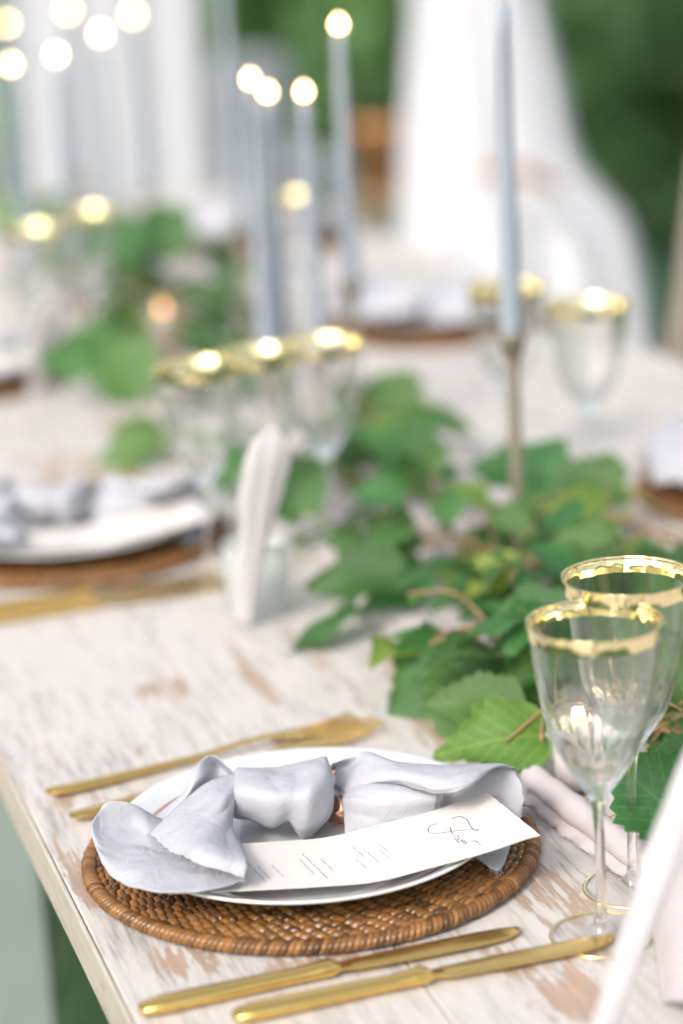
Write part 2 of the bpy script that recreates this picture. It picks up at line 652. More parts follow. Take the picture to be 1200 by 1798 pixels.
M['leaf'] = leaf_mat('green leaf', (0.020, 0.085, 0.024), (0.092, 0.232, 0.062))
M['leaf_yellow'] = leaf_mat('yellowing leaf', (0.085, 0.21, 0.035), (0.22, 0.33, 0.06), trans=0.4)
M['stem'] = simple('brown vine stem', (0.30, 0.17, 0.085), 0.6, var=0.2, scale=60)
M['tendril'] = simple('green leaf stalk', (0.30, 0.34, 0.06), 0.5)
M['shrub'] = leaf_mat('shrub leaf', (0.15, 0.30, 0.12), (0.31, 0.50, 0.21), vein=False)
M['shrub_dark'] = leaf_mat('dark shrub leaf', (0.06, 0.155, 0.06), (0.125, 0.25, 0.095), vein=False)
M['bark'] = simple('bark', (0.11, 0.085, 0.06), 0.9, var=0.3, scale=9, bump=0.6, bscale=40)
M['terracotta'] = simple('terracotta', (0.50, 0.22, 0.09), 0.8, var=0.12, scale=12)
M['stand'] = simple('tan wooden stand', (0.36, 0.25, 0.15), 0.6, var=0.2, scale=12)
M['rope'] = simple('gold cord', (0.30, 0.12, 0.03), 0.6, var=0.15, scale=80)
M['lawn'] = simple('lawn', (0.034, 0.082, 0.03), 0.9, var=0.45, scale=1.4)
M['blade'] = simple('grass blade', (0.026, 0.068, 0.02), 0.6)

# ------------------------------------------------------------------ ground
g = MB().grid([[(x, y, 0.0) for x in range(-120, 121, 40)] for y in range(-120, 121, 40)])
tag(g.obj('lawn', M['lawn'], smooth=False), 'green lawn under and around the table', None, None, 'structure')
gb = MB()
for i in range(9000):
    x, y = random.uniform(-1.1, 0.4), random.uniform(0.2, 3.4)
    h = random.uniform(.03, .085)
    a = random.uniform(0, 2 * pi)
    dx, dy = cos(a) * .0022, sin(a) * .0022
    bx, by = random.uniform(-.03, .03), random.uniform(-.03, .03)
    gb.add([(x - dx, y - dy, 0), (x + dx, y + dy, 0), (x + bx, y + by, h)], [(0, 1, 2)])
tag(gb.obj('grass', M['blade']), 'short grass blades standing in the lawn beside the table', None, None, 'stuff')

# ------------------------------------------------------------------ table
X0, X1, Y0, Y1, TH = -0.1743, 0.922, -0.55, 3.36, 0.036
table = thing('dining_table', 'long whitewashed wooden table with worn brown patches, laid for guests', 'table', (0, 0, 0))
NP = 6
w = (X1 - X0) / NP
for i in range(NP):
    x0, x1 = X0 + i * w + .0004, X0 + (i + 1) * w - .0004
    for (a, c) in ((Y0, 1.4302), (1.431, Y1)):
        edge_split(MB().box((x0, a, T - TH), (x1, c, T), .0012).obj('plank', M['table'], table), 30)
for s in (0, 1):
    xx = X0 - .0035 if s == 0 else X1 + .0006
    edge_split(MB().box((xx, Y0, T - TH - .001), (xx + .0030, Y1, T - .0012), .0006).obj('edge_strip', M['table_edge'], table), 30)
for (lx, ly) in ((X0 + .06, -.40), (X0 + .06, .80), (X0 + .06, 2.0), (X0 + .06, 3.2), (X1 - .06, -.40), (X1 - .06, .80), (X1 - .06, 2.0), (X1 - .06, 3.2)):
    edge_split(MB().box((lx - .035, ly - .035, 0), (lx + .035, ly + .035, T - TH - .0015), .004).obj('leg', M['painted'], table), 30)
ap = MB()
for yy in (-.40, .80, 2.0, 3.2):
    ap.box((X0 + .098, yy - .015, T - TH - .10), (X1 - .098, yy + .015, T - TH - .002))
ap.obj('apron', M['painted'], table, smooth=False)


# ------------------------------------------------------------------ rattan charger
def make_charger():
    root = thing('rattan_charger', 'x', 'charger plate')
    MB().lathe([(0.0, .0), (.150, .0), (.156, .002), (.156, .0055), (0.0, .0055)], 64).obj('base', M['rattan_base'], root)
    wv = MB()
    k = 0
    r = .076
    while r < .1535:
        n = int(round(2 * pi * r / .0108))
        for i in range(n):
            a = 2 * pi * (i + .5 * (k % 2)) / n + random.uniform(-.008, .008)
            L = 2 * pi * r / n * random.uniform(.52, .60)
            W = .0034 * random.uniform(.9, 1.1)
            H = .0042 * random.uniform(.85, 1.15)
            vs, fs = [], []
            S, Q = 6, 4
            for s in range(S + 1):
                f = s / S * 2 - 1
                e = max(0.25, sqrt(max(0, 1 - f * f * .94)))
                for q in range(Q + 1):
                    b = pi * q / Q
                    rr = r + cos(b) * W * (.65 + .35 * e) + f * .0011
                    zz = .0052 + sin(b) * H * e * .95 + e * .0006
                    aa = a + f * L / r
                    vs.append((rr * cos(aa), rr * sin(aa), zz))
            for s in range(S):
                for q in range(Q):
                    j = s * (Q + 1) + q
                    fs.append((j, j + 1, j + Q + 2, j + Q + 1))
            wv.add(vs, fs)
        k += 1
        r += .0054
    tag(wv.obj('weave', M['rattan'], root), kind='stuff')
    rim = MB()
    NW = 236
    for i in range(NW):
        a0 = 2 * pi * i / NW
        da = 2 * pi / NW * 1.02
        sh = random.uniform(.9, 1.15)
        thick = random.uniform(.95, 1.06)
        vs, fs = [], []
        S, Q = 4, 9
        for s in range(S + 1):
            f = s / S
            e = .83 + .17 * sin(pi * f) ** .6
            for q in range(Q + 1):
                b = -pi * .35 + (pi * 1.55) * q / Q
                aa = a0 + da * f + (b - pi / 2) * .011 * sh
                rr = .1588 + cos(b) * .0062 * e * thick
                zz = .0058 + sin(b) * .0054 * e * thick
                vs.append((rr * cos(aa), rr * sin(aa), max(.0003, zz)))
        for s in range(S):
            for q in range(Q):
                j = s * (Q + 1) + q
                fs.append((j, j + Q + 1, j + Q + 2, j + 1))
        rim.add(vs, fs)
    tag(rim.obj('wrapped_rim', M['rattan_rim'], root), kind='stuff')
    return root


def make_plate():
    root = thing('dinner_plate', 'x', 'plate')
    prof = [(0.0, .0), (.070, .0), (.074, -.0018), (.078, .0), (.105, .0065), (.132, .0165), (.1375, .0195), (.1383, .0208), (.1372, .0216),
            (.131, .0190), (.117, .0120), (.108, .0075), (.098, .0052), (.085, .0045), (0.0, .0045)]
    MB().lathe(prof, 96).obj('dish', M['porcelain'], root)
    MB().lathe([(.1126, .01015), (.1200, .01385), (.1203, .01345), (.1129, .0097)], 96, closed=True).obj('band', M['copper'], root)
    return root


PLATE_Z = .0100


# ------------------------------------------------------------------ napkin (control points read off the photograph, each with its own height)
def PX(rows):
    return [[at(*p) - Vector((0, 0, T)) for p in r] for r in rows]


N_LOWER = [[(402, 1440, .030), (420, 1475, .036), (430, 1508, .037), (432, 1544, .038)],
           [(340, 1440, .032), (360, 1480, .037), (372, 1525, .0385), (378, 1562, .040)],
           [(285, 1440, .036), (290, 1480, .037), (300, 1522, .039), (308, 1567, .041)],
           [(240, 1413, .054), (238, 1462, .038), (245, 1515, .039), (255, 1562, .040)],
           [(196, 1407, .060), (182, 1455, .045), (190, 1508, .040), (207, 1548, .034)],
           [(181, 1414, .058), (162, 1446, .051), (165, 1477, .044), (180, 1515, .037)]]
N_TOP = [[(412, 1357, .056), (413, 1385, .057), (412, 1412, .052), (409, 1438, .040)],
         [(368, 1374, .055), (388, 1402, .060), (398, 1430, .053), (410, 1462, .040)],
         [(325, 1405, .050), (345, 1432, .055), (378, 1460, .054), (424, 1490, .043)],
         [(290, 1438, .047), (315, 1464, .052), (358, 1490, .058), (434, 1513, .050)],
         [(262, 1463, .043), (292, 1489, .045), (345, 1515, .052), (400, 1530, .050), ][:3] + [(430, 1540, .044)]]
N_LOOP = [[(408, 1350, .058), (411, 1357, .055), (413, 1364, .049)],
          [(371, 1326, .067), (383, 1345, .055), (388, 1364, .048)],
          [(338, 1354, .060), (350, 1367, .056), (360, 1382, .046)],
          [(322, 1391, .047), (326, 1400, .047), (331, 1412, .040)],
          [(290, 1420, .036), (301, 1427, .037), (314, 1436, .033)],
          [(262, 1442, .029), (273, 1448, .029), (288, 1455, .027)]]
N_KNOT = [[(424, 1364, .028), (414, 1352, .052), (409, 1390, .055), (408, 1430, .036), (418, 1430, .024)],
          [(430, 1361, .028), (420, 1347, .057), (416, 1388, .061), (414, 1435, .036), (426, 1433, .022)],
          [(452, 1358, .028), (452, 1347, .058), (446, 1390, .064), (442, 1440, .036), (450, 1436, .020)],
          [(490, 1355, .028), (490, 1347, .057), (486, 1392, .065), (478, 1451, .035), (486, 1443, .019)],
          [(518, 1352, .028), (520, 1342, .058), (520, 1392, .063), (508, 1437, .042), (506, 1436, .026)],
          [(538, 1348, .028), (545, 1336, .061), (548, 1388, .065), (536, 1469, .026), (528, 1468, .018)],
          [(565, 1342, .028), (568, 1329, .063), (576, 1375, .062), (572, 1442, .034), (562, 1442, .018)],
          [(572, 1346, .026), (577, 1334, .057), (586, 1382, .053), (584, 1425, .036), (572, 1426, .022)]]
N_LIP = [[(582, 1354, .045), (584, 1340, .054), (588, 1353, .046), (590, 1372, .044), (586, 1382, .040)],
         [(613, 1345, .040), (616, 1330, .058), (612, 1350, .047), (604, 1377, .045), (598, 1388, .040)],
         [(648, 1337, .040), (648, 1322, .063), (640, 1342, .060), (625, 1370, .054), (608, 1390, .046)],
         [(705, 1350, .035), (700, 1339, .065), (702, 1352, .070), (698, 1366, .067), (684, 1376, .058)],
         [(775, 1354, .035), (775, 1343, .066), (778, 1360, .074), (775, 1382, .071), (768, 1394, .064)],
         [(835, 1354, .035), (835, 1342, .066), (838, 1353, .074), (832, 1369, .073), (820, 1384, .069)],
         [(880, 1354, .035), (880, 1343, .064), (878, 1346, .068), (871, 1349, .068), (862, 1353, .066)],
         [(905, 1374, .030), (906, 1350, .060), (902, 1349, .061), (895, 1349, .061), (888, 1350, .059)]]
N_FRONT = [[(606, 1388, .046), (601, 1405, .044), (604, 1432, .034), (607, 1474, .020)],
           [(640, 1370, .055), (640, 1400, .052), (642, 1436, .037), (646, 1478, .020)],
           [(700, 1366, .061), (703, 1402, .054), (706, 1438, .037), (712, 1475, .020)],
           [(770, 1380, .060), (768, 1402, .054), (763, 1425, .040), (757, 1462, .022)]]
N_BACK = [[(735, 1360, .058), (740, 1400, .046), (745, 1455, .024)],
          [(800, 1360, .064), (805, 1400, .048), (812, 1455, .024)],
          [(850, 1348, .065), (860, 1388, .050), (868, 1445, .026)],
          [(893, 1345, .062), (903, 1378, .051), (908, 1440, .028)],
          [(906, 1352, .058), (918, 1388, .048), (917, 1436, .028)]]
N_CORNER = [[(800, 1490, .020), (838, 1507, .0155)], [(840, 1480, .020), (862, 1524, .0150)], [(880, 1475, .020), (880, 1524, .0150)], [(900, 1470, .020), (893, 1497, .0155)]]


def make_napkin():
    root = thing('knotted_napkin', 'x', 'napkin')
    fr = MB()
    for nm, ctrl, nu, nv, fray in (('tail', N_LOWER, 14, 16, ()), ('tail', N_TOP, 14, 16, ('end',)), ('loop', N_LOOP, 12, 10, ()), ('knot', N_KNOT, 9, 12, ()),
                                   ('fold', N_LIP, 12, 9, ('right',)), ('fold', N_FRONT, 14, 14, ('end',)), ('tail', N_BACK, 12, 14, ('end',)), ('corner', N_CORNER, 8, 10, ('right',))):
        rows = patch(PX(ctrl), nu, nv)
        R, C = len(rows), len(rows[0])
        for i in range(R):
            for j in range(C):
                p = rows[i][j]
                n1 = noise.noise(p * 45) * .0012 + noise.noise(p * 150 + Vector((5, 1, 2))) * .0003
                # gathers that run out of the knot, sharp in the valleys
                u, v = i / (R - 1), j / (C - 1)
                wv_ = .25 * noise.noise(p * 30)
                if ctrl is N_TOP:
                    g_ = .0030 * (1 - u) ** .8 * (abs(sin(pi * (3.3 * v + .25 + wv_))) - .6) * min(1, u * 5)
                elif ctrl is N_FRONT:
                    g_ = .0026 * (1 - u) ** .7 * (abs(sin(pi * (3.1 * v - .9 * u + .3 + wv_))) - .6) * min(1, u * 6)
                elif ctrl is N_LIP:
                    g_ = .0018 * (1 - u) ** .6 * (abs(sin(pi * (2.4 * v + .4 * u + wv_))) - .6) * min(1, u * 5)
                elif ctrl is N_KNOT:
                    g_ = .0022 * (abs(sin(pi * (2.3 * u - .9 * v + .45 + wv_ * 1.4))) - .6) * sin(pi * min(1, max(0, u))) ** .5
                elif ctrl is N_LOWER:
                    g_ = .0020 * (abs(sin(pi * (2.2 * v - .6 * u + .2 + wv_ * 1.5))) - .6) * min(1, u * 2) * min(1, (1 - v) * 5, v * 5)
                else:
                    g_ = 0
                rows[i][j] = p + Vector((n1 * .4, n1 * .3 - g_ * .5, n1 + g_ * .85))
        edges = []
        if 'end' in fray:
            edges.append(([rows[-1][j] for j in range(C)], [rows[-2][j] for j in range(C)]))
        if 'right' in fray:
            edges.append(([rows[i][-1] for i in range(R)], [rows[i][-2] for i in range(R)]))
        for e, inner in edges:
            for i in range(len(e)):
                d = (e[i] - inner[i]).normalized()
                jit = (noise.noise(e[i] * 420) * .0011 + noise.noise(e[i] * 160) * .0012)
                e[i] += d * jit          # ragged torn edge
                for q in range(3):
                    i2 = min(i + 1, len(e) - 1)
                    b0 = e[i].lerp(e[i2], random.random())
                    ln = random.uniform(.0012, .0042)
                    sd = Vector((random.uniform(-1, 1), random.uniform(-1, 1), random.uniform(-.6, .6))) * .5
                    p1 = b0 + (d + sd * .6).normalized() * ln
                    p2 = p1 + (d * .5 + sd).normalized() * ln * .7
                    fr.tube([b0, p1, p2], [.00016, .00013, .00008], 3, False)
        o = MB().grid(rows).obj(nm, M['napkin'], root)
        md = o.modifiers.new('thickness', 'SOLIDIFY')
        md.thickness = .0006
        md.offset = 0
    # a few long loose threads
    for pts in ([(915, 1380, .05), (922, 1392, .046), (921, 1404, .04), (928, 1408, .036)], [(815, 1383, .068), (822, 1384, .067), (824, 1378, .07), (818, 1374, .072)],
                [(172, 1418, .058), (171, 1408, .062), (177, 1400, .062), (181, 1405, .06)], [(262, 1464, .036), (255, 1467, .036), (252, 1463, .038)]):
        fr.tube(resample([at(*p) - Vector((0, 0, T)) for p in pts], 6), .00022, 4)
    tag(fr.obj('frayed_thread', M['napkin'], root), kind='stuff')
    return root


# ------------------------------------------------------------------ menu card
def card_pt(s, t, lift=0.0):
    b0, b1 = Vector((-.126, -.094)), Vector((.122, -.139))
    p = b0.lerp(b1, s) + Vector((-.006, .083)) * t
    zs = [(0, .0345), (.2, .0315), (.4, .0290), (.55, .0285), (.7, .0345), (.85, .0415), (1.0, .0500)]
    pts = [Vector((a, b, 0)) for a, b in zs]
    x = s
    for i in range(len(zs) - 1):
        if x <= zs[i + 1][0] or i == len(zs) - 2:
            q = (x - zs[i][0]) / (zs[i + 1][0] - zs[i][0])
            g0 = zs[max(i - 1, 0)][1]
            g3 = zs[min(i + 2, len(zs) - 1)][1]
            z = catmull(Vector((g0, 0, 0)), Vector((zs[i][1], 0, 0)), Vector((zs[i + 1][1], 0, 0)), Vector((g3, 0, 0)), q).x
            break
    return Vector((p.x, p.y, z + lift))


def card_inv(px, py):
    z = .035
    for _ in range(12):
        p = at(px, py, z)
        b0, bd, td = Vector((-.126, -.094)), Vector((.248, -.045)), Vector((-.006, .083))
        q = Vector((p.x, p.y)) - b0
        det = bd.x * td.y - bd.y * td.x
        s = (q.x * td.y - q.y * td.x) / det
        t = (bd.x * q.y - bd.y * q.x) / det
        z = card_pt(max(-.2, min(1.1, s)), t).z
    return s, t


def make_card():
    root = thing('menu_card', 'x', 'menu card')
    S, Tn = 60, 18
    top, bot = [], []
    for i in range(S + 1):
        for j in range(Tn + 1):
            s, t = i / S, j / Tn
            es = (noise.noise(Vector((t * 22, 3, 1))) * .0035 + noise.noise(Vector((t * 60, 3, 1))) * .002) if i in (0, S) else 0
            et = (noise.noise(Vector((s * 50, 7, 1))) * .006) if j in (0, Tn) else 0
            top.append(card_pt(s + es, t + et, .0004))
            bot.append(card_pt(s + es, t + et, -.0003))
    b = MB()
    n = (S + 1) * (Tn + 1)
    W = Tn + 1
    fs = []
    for i in range(S):
        for j in range(Tn):
            a = i * W + j
            fs.append((a, a + W, a + W + 1, a + 1))
            fs.append((n + a, n + a + 1, n + a + W + 1, n + a + W))
    for i in range(S):
        a = i * W
        fs.append((a, n + a, n + a + W, a + W))
        a = i * W + Tn
        fs.append((a + W, n + a + W, n + a, a))
    for j in range(Tn):
        fs.append((j + 1, n + j + 1, n + j, j))
        a = S * W + j
        fs.append((a, n + a, n + a + 1, a + 1))
    b.add(top + bot, fs)
    edge_split(b.obj('sheet', M['paper'], root), 40)

    def stroke(mb, pts, wd):
        q = resample([Vector((p[0], p[1], 0)) for p in pts], 6) if len(pts) > 2 else [Vector((p[0], p[1], 0)) for p in pts]
        w3 = []
        for p in q:
            s, t = card_inv(p.x, p.y)
            w3.append(card_pt(s, t, .00062))
        vs, fs = [], []
        for i, p in enumerate(w3):
            d = (w3[min(i + 1, len(w3) - 1)] - w3[max(i - 1, 0)])
            d.z = 0
            d = d.normalized() if d.length > 0 else Vector((1, 0, 0))
            nrm = Vector((-d.y, d.x, 0)) * wd
            vs += [p + nrm, p - nrm]
        for i in range(len(w3) - 1):
            fs.append((2 * i, 2 * i + 1, 2 * i + 3, 2 * i + 2))
        mb.add(vs, fs)
    Z = lambda pts: [(660 + x / 4, 1300 + y / 4) for x, y in pts]
    ink = MB()
    for pts, wd in (([(535, 556), (560, 545), (600, 541), (640, 562), (664, 605), (688, 634), (712, 638), (728, 628)], .00042),
                    ([(440, 590), (400, 598), (372, 620), (370, 642), (392, 657), (450, 656), (540, 643), (620, 634), (690, 626), (722, 634)], .00036),
                    ([(522, 612), (526, 630), (532, 648), (545, 664)], .00042),
                    ([(545, 684), (568, 672), (582, 676), (574, 690), (556, 694), (566, 704), (590, 698)], .00034),
                    ([(600, 690), (578, 702), (574, 716), (594, 714), (612, 700), (606, 716), (626, 714)], .00034),
                    ([(634, 704), (616, 716), (634, 724), (630, 738), (604, 744)], .00034),
                    ([(646, 718), (690, 706), (720, 724), (738, 744)], .00034), ([(668, 722), (700, 716), (736, 708)], .00030),
                    ([(555, 722), (600, 728), (650, 718)], .00026)):
        stroke(ink, Z(pts), wd)
    ink.obj('lettering', M['ink'], root)
    fine = MB()
    Y = lambda p: (390 + p[0] / 4, 1290 + p[1] / 4)
    rnd = random.Random(3)
    for a, c in (((165, 890), (320, 1050)), ((250, 930), (340, 1020)), ((350, 925), (430, 1000)), ((545, 880), (660, 1000)), ((565, 845), (745, 1020)), ((695, 880), (785, 965)),
                 ((915, 795), (1000, 865)), ((985, 800), (1115, 912)), ((940, 880), (1010, 940)), ((1100, 810), (1195, 890)), ((1105, 775), (1165, 825))):
        a, c = Vector((*Y(a), 0)), Vector((*Y(c), 0))
        d = c - a
        nn = Vector((d.y, -d.x, 0)).normalized()
        k = int(d.length / 1.5)
        run = []
        for i in range(k + 1):
            if rnd.random() < .12 and len(run) > 2:
                stroke(fine, run, .00030)
                run = []
                continue
            p = a + d * (i / k) + nn * (rnd.uniform(.4, 1.9) if i % 2 else -rnd.uniform(.2, .9))
            run.append((p.x, p.y))
        if len(run) > 2:
            stroke(fine, run, .00030)
    fine.obj('small_print', M['ink_pale'], root)
    return root


# ------------------------------------------------------------------ cutlery, built along +x from the handle end
def make_knife(L=.262):
    root = thing('table_knife', 'x', 'knife')
    hl = L * .50

    def loft(sections, nseg=14):
        b = MB()
        rows = []
        for (x, wy, hz, z0, y0) in sections:
            r = []
            for k in range(nseg):
                a = 2 * pi * k / nseg
                sq = .72
                cy_, cz_ = cos(a), sin(a)
                cy_ = math.copysign(abs(cy_) ** sq, cy_)
                cz_ = math.copysign(abs(cz_) ** sq, cz_)
                r.append((x, y0 + cy_ * wy * 1.15, z0 + cz_ * hz * 1.1 + .0006))
            r.append(r[0])
            rows.append(r)
        b.grid(rows)
        n = nseg + 1
        b.f.append(tuple(range(nseg)))
        b.f.append(tuple(len(b.v) - n + i for i in range(nseg))[::-1])
        return b
    hs = [(0, .0035, .0016, .0040, 0), (.003, .0062, .0030, .0040, 0), (.015, .0074, .0040, .0044, 0), (.05, .0068, .0040, .0044, 0), (hl * .8, .0058, .0036, .0042, 0), (hl - .012, .0062, .0042, .0046, 0),
          (hl - .004, .0070, .0046, .0050, 0), (hl, .0052, .0030, .0046, 0), (hl + .002, .0048, .0014, .0042, 0)]
    loft(hs).obj('handle', M['gold'], root)
    bl = L - hl
    bs = [(hl + .0005, .0044, .0011, .0042, 0), (hl + .012, .0070, .0010, .0040, -.0006), (hl + bl * .4, .0086, .0009, .0036, -.0012), (hl + bl * .75, .0088, .0008, .0030, -.0012),
          (hl + bl * .9, .0074, .0007, .0026, -.0002), (hl + bl * .97, .0048, .0006, .0022, .0018), (L, .0014, .0005, .0020, .0040)]
    loft(bs).obj('blade', M['gold'], root)
    return root


def make_fork(L=.21):
    root = thing('dinner_fork', 'x', 'fork')
    b = MB()
    secs = [(0, .003, .0012, .006), (.004, .0066, .0026, .0056), (.02, .0082, .0028, .0045), (.05, .0072, .0026, .004), (L * .5, .0036, .0022, .0050), (L * .62, .0030, .0020, .008), (L * .70, .0046, .0014, .0085), (L * .76, .0105, .0010, .006), (L * .81, .0122, .0010, .0042)]
    rows = []
    for (x, wy, hz, z0) in secs:
        r = [(x, cos(2 * pi * k / 12) * wy, z0 + sin(2 * pi * k / 12) * hz) for k in range(12)]
        rows.append(r + [r[0]])
    b.grid(rows)
    b.f.append(tuple(range(12)))
    b.obj('handle', M['gold'], root)
    for k in range(4):
        y = (k - 1.5) * .0064
        tb = MB()
        pts = [(L * .805, y, .0042), (L * .86, y * 1.02, .0035), (L * .93, y, .0048), (L, y * .96, .0085)]
        rr = []
        for (x, yy, z), wd in zip(pts, (.0023, .0020, .0017, .0006)):
            rr.append([(x, yy - wd, z + .0008), (x, yy + wd, z + .0008), (x, yy + wd, z - .0008), (x, yy - wd, z - .0008), (x, yy - wd, z + .0008)])
        tb.grid(rr)
        tb.obj('tine', M['gold'], root, smooth=False)
    return root


# ------------------------------------------------------------------ wine glass
def make_glass(H=.218, R=.0425):
    root = thing('wine_glass', 'x', 'wine glass')
    k = H / .218
    outer = [(.0001, .0), (.030, .0), (.0335, .0006), (.0338, .0012), (.030, .0022), (.018, .0034), (.008, .0060), (.0045, .011), (.0036, .020), (.0033, .045), (.0034, .075), (.0042, .090), (.0062, .098), (.0098, .105),
             (.0150, .113), (.0208, .122), (.0262, .132), (.0308, .144), (.0344, .158), (.0375, .176), (.0402, .196), (.0424, .2172), (.0423, .218)]
    inner = [(.0417, .218), (.0415, .2165), (.0393, .196), (.0366, .176), (.0335, .158), (.0298, .144), (.0236, .132), (.0165, .1235), (.0100, .1175), (.0050, .1150), (.0001, .1145)]
    sc = R / .0425

    def facets(r, z, a, i):
        if i < len(outer) and .103 * k < z < .141 * k:
            f = 1 - abs(z / k - .120) / .021
            return r * (1 + .085 * max(0, f) ** .7 * (abs(sin(a * 9)) - .6))
        return r
    foot = [(max(r * sc, .00005), z * k) for r, z in outer[:7]]
    stem = [(r * sc, z * k) for r, z in outer[6:13]]
    bowl = [(r * sc, z * k) for r, z in outer[12:]] + [(max(r * sc, .00005), z * k) for r, z in inner]
    n_out = len(outer) - 12
    MB().lathe(foot + [(.00005, .0060 * k)], 64).obj('foot', M['thin_glass'], root)
    MB().lathe(stem, 24).obj('stem', M['glass'], root)
    MB().lathe(bowl, 90, fn=lambda r, z, a, i: facets(r, z, a, i) if i < n_out else r).obj('bowl', M['glass'], root)
    bandm = MB()
    # outside skin and inside skin of the gilding, a hair proud of the glass
    lip = [(.04180, .2086), (.04195, .2110), (.04225, .2140), (.04285, .2168), (.04345, .2184), (.04350, .2190), (.04325, .2193)]
    lip += [(.04310 - .0050 * (1 - cos(t)) * 1.0 - .00035, .2192 - .0062 * sin(t)) for t in (.05, .2, .35, .5, .65)] + [(.04105, .2130), (.04070, .2110), (.04020, .2088)]
    bandm.lathe([(r * sc, z * k) for r, z in lip], 168, fn=lambda r, z, a, i: r + (.00020 * sin(a * 22 + 1) + .00018 * sin(a * 9 + z * 60) + .00010 * sin(a * 37)) * max(0, (z / k - .2088) / .0104))   # hand gilt, slightly wavy
    for i, p in enumerate(bandm.v):                        # brushed edge of the gilding
        if i % len(lip) in (0, len(lip) - 1):
            bandm.v[i] = (p[0], p[1], p[2] + .0009 * noise.noise(Vector((p[0] * 160, p[1] * 160, i % len(lip)))))
    bandm.obj('gold_rim', M['rim_gold'], root)
    MB().lathe([(.0338 * sc, .0003), (.0346 * sc, .0009), (.0344 * sc, .0016), (.0332 * sc, .0019), (.0326 * sc, .0017)], 64).obj('foot_band', M['rim_gold'], root)
    return root


# ------------------------------------------------------------------ candle and stick
def flame_mesh(h=.0135, r=.0056):
    prof = [(.0003, 0), (r * .6, h * .10), (r, h * .30), (r * .82, h * .50), (r * .45, h * .75), (.0003, h)]
    return MB().lathe(prof, 12)


def make_stick(base, h, label):
    root = thing('candlestick', label, 'candlestick', base, 0, 'slim metal candlesticks along the table')
    MB().lathe([(.0002, 0), (.038, 0), (.039, .002), (.036, .005), (.014, .009), (.008, .014), (.0068, .02), (.0002, .02)], 32).obj('base', M['pewter'], root)
    MB().lathe([(.0066, .019), (.0062, .05), (.0068, h * .5), (.0064, h - .035), (.0060, h - .03)], 20).obj('stem', M['pewter'], root)
    MB().lathe([(.006, h - .031), (.0082, h - .028), (.0072, h - .024), (.0105, h - .016), (.0125, h - .008), (.0142, h - .001), (.0140, h), (.0118, h), (.0112, h - .018), (.0002, h - .018)], 28).obj('cup', M['pewter'], root)
    return root


def make_candle(base, L, label, lit, tilt=(0, 0), fm='flame'):
    root = thing('taper_candle', label, 'candle', base, 0, 'blue grey taper candles along the table')
    root.rotation_euler = (tilt[0], tilt[1], random.uniform(0, 6))
    n = 12
    prof = [(.0002, 0)] + [(.0112 - .0055 * (i / n) ** 1.1, L * i / n) for i in range(n + 1)] + [(.0035, L + .0015), (.0002, L + .0005)]
    MB().lathe(prof, 24).obj('wax', M['wax_grey'], root)
    MB().tube([(0, 0, L), (.0004, 0, L + .006), (.0012, .0004, L + .011)], .0008, 6).obj('wick', M['wick'], root)
    if lit:
        f = flame_mesh().obj('flame', M[fm], root)
        f.location = (.0008, 0, L + .005)
    return root


# ================================================================== placed things: the place settings
SET_L = [(0, 0), (0, .869), (0, 1.74)]                 # left side of the table, nearest first
SET_R = [(.748, .700), (.720, 1.742), (.700, 2.612)]   # far right side
TZ = T + .0006
where_l = ['nearest the camera', 'second along the left edge', 'third along the left edge']
where_r = ['at the right edge', 'behind the tall unlit candle', 'farthest down the table']


def place_all(proto, dz, lab, dx=0.0, dy=0.0, keep_l=(0, 1, 2), keep_r=(0, 1, 2)):
    first = True
    for i, (x, y) in enumerate(SET_L):
        if i in keep_l:
            l = lab.format(where_l[i])
            if first:
                proto.location = (x + dx, y + dy, T + dz)
                proto['label'] = l
                first = False
            else:
                dup(proto, (x + dx, y + dy, T + dz), 0, l)
    for i, (x, y) in enumerate(SET_R):
        if i in keep_r:
            dup(proto, (x - dx, y - dy, T + dz), pi, lab.format(where_r[i]))


ch = make_charger()
ch['group'] = 'woven chargers at the place settings'
place_all(ch, .0006, 'round brown woven rattan charger, the one {}')
pl = make_plate()
pl['group'] = 'white plates on the chargers'
place_all(pl, PLATE_Z + .0018, 'white dinner plate with rose gold band, the one {}', -.004, -.008)
nk = make_napkin()
nk['group'] = 'knotted napkins on the plates'
place_all(nk, 0, 'pale lavender frayed napkin tied in a knot, the one {}')
mc = make_card()
mc['group'] = 'menu cards on the plates'
place_all(mc, 0, 'cream menu card with handwritten title, the one {}')
ring = MB().lathe([(.0088, -.010), (.0096, -.010), (.0100, 0), (.0096, .010), (.0088, .010), (.0090, 0)], 40, closed=True).obj('napkin_ring', M['copper'])
rp = at(600, 1420, .027)
ring.location = rp
ring.rotation_euler = (radians(90), 0, radians(62))
tag(ring, 'small rose gold ring glinting beside the napkin knot', 'napkin ring')


def lay(o, p0, p1, z=0.0, label=None):
    """Lay cutlery with its handle end at p0, pointing to p1 (table-plane points)."""
    d = p1 - p0
    o.location = (p0.x, p0.y, T + z)
    o.rotation_euler = (0, 0, math.atan2(d.y, d.x))
    if label:
        o['label'] = label
    return o


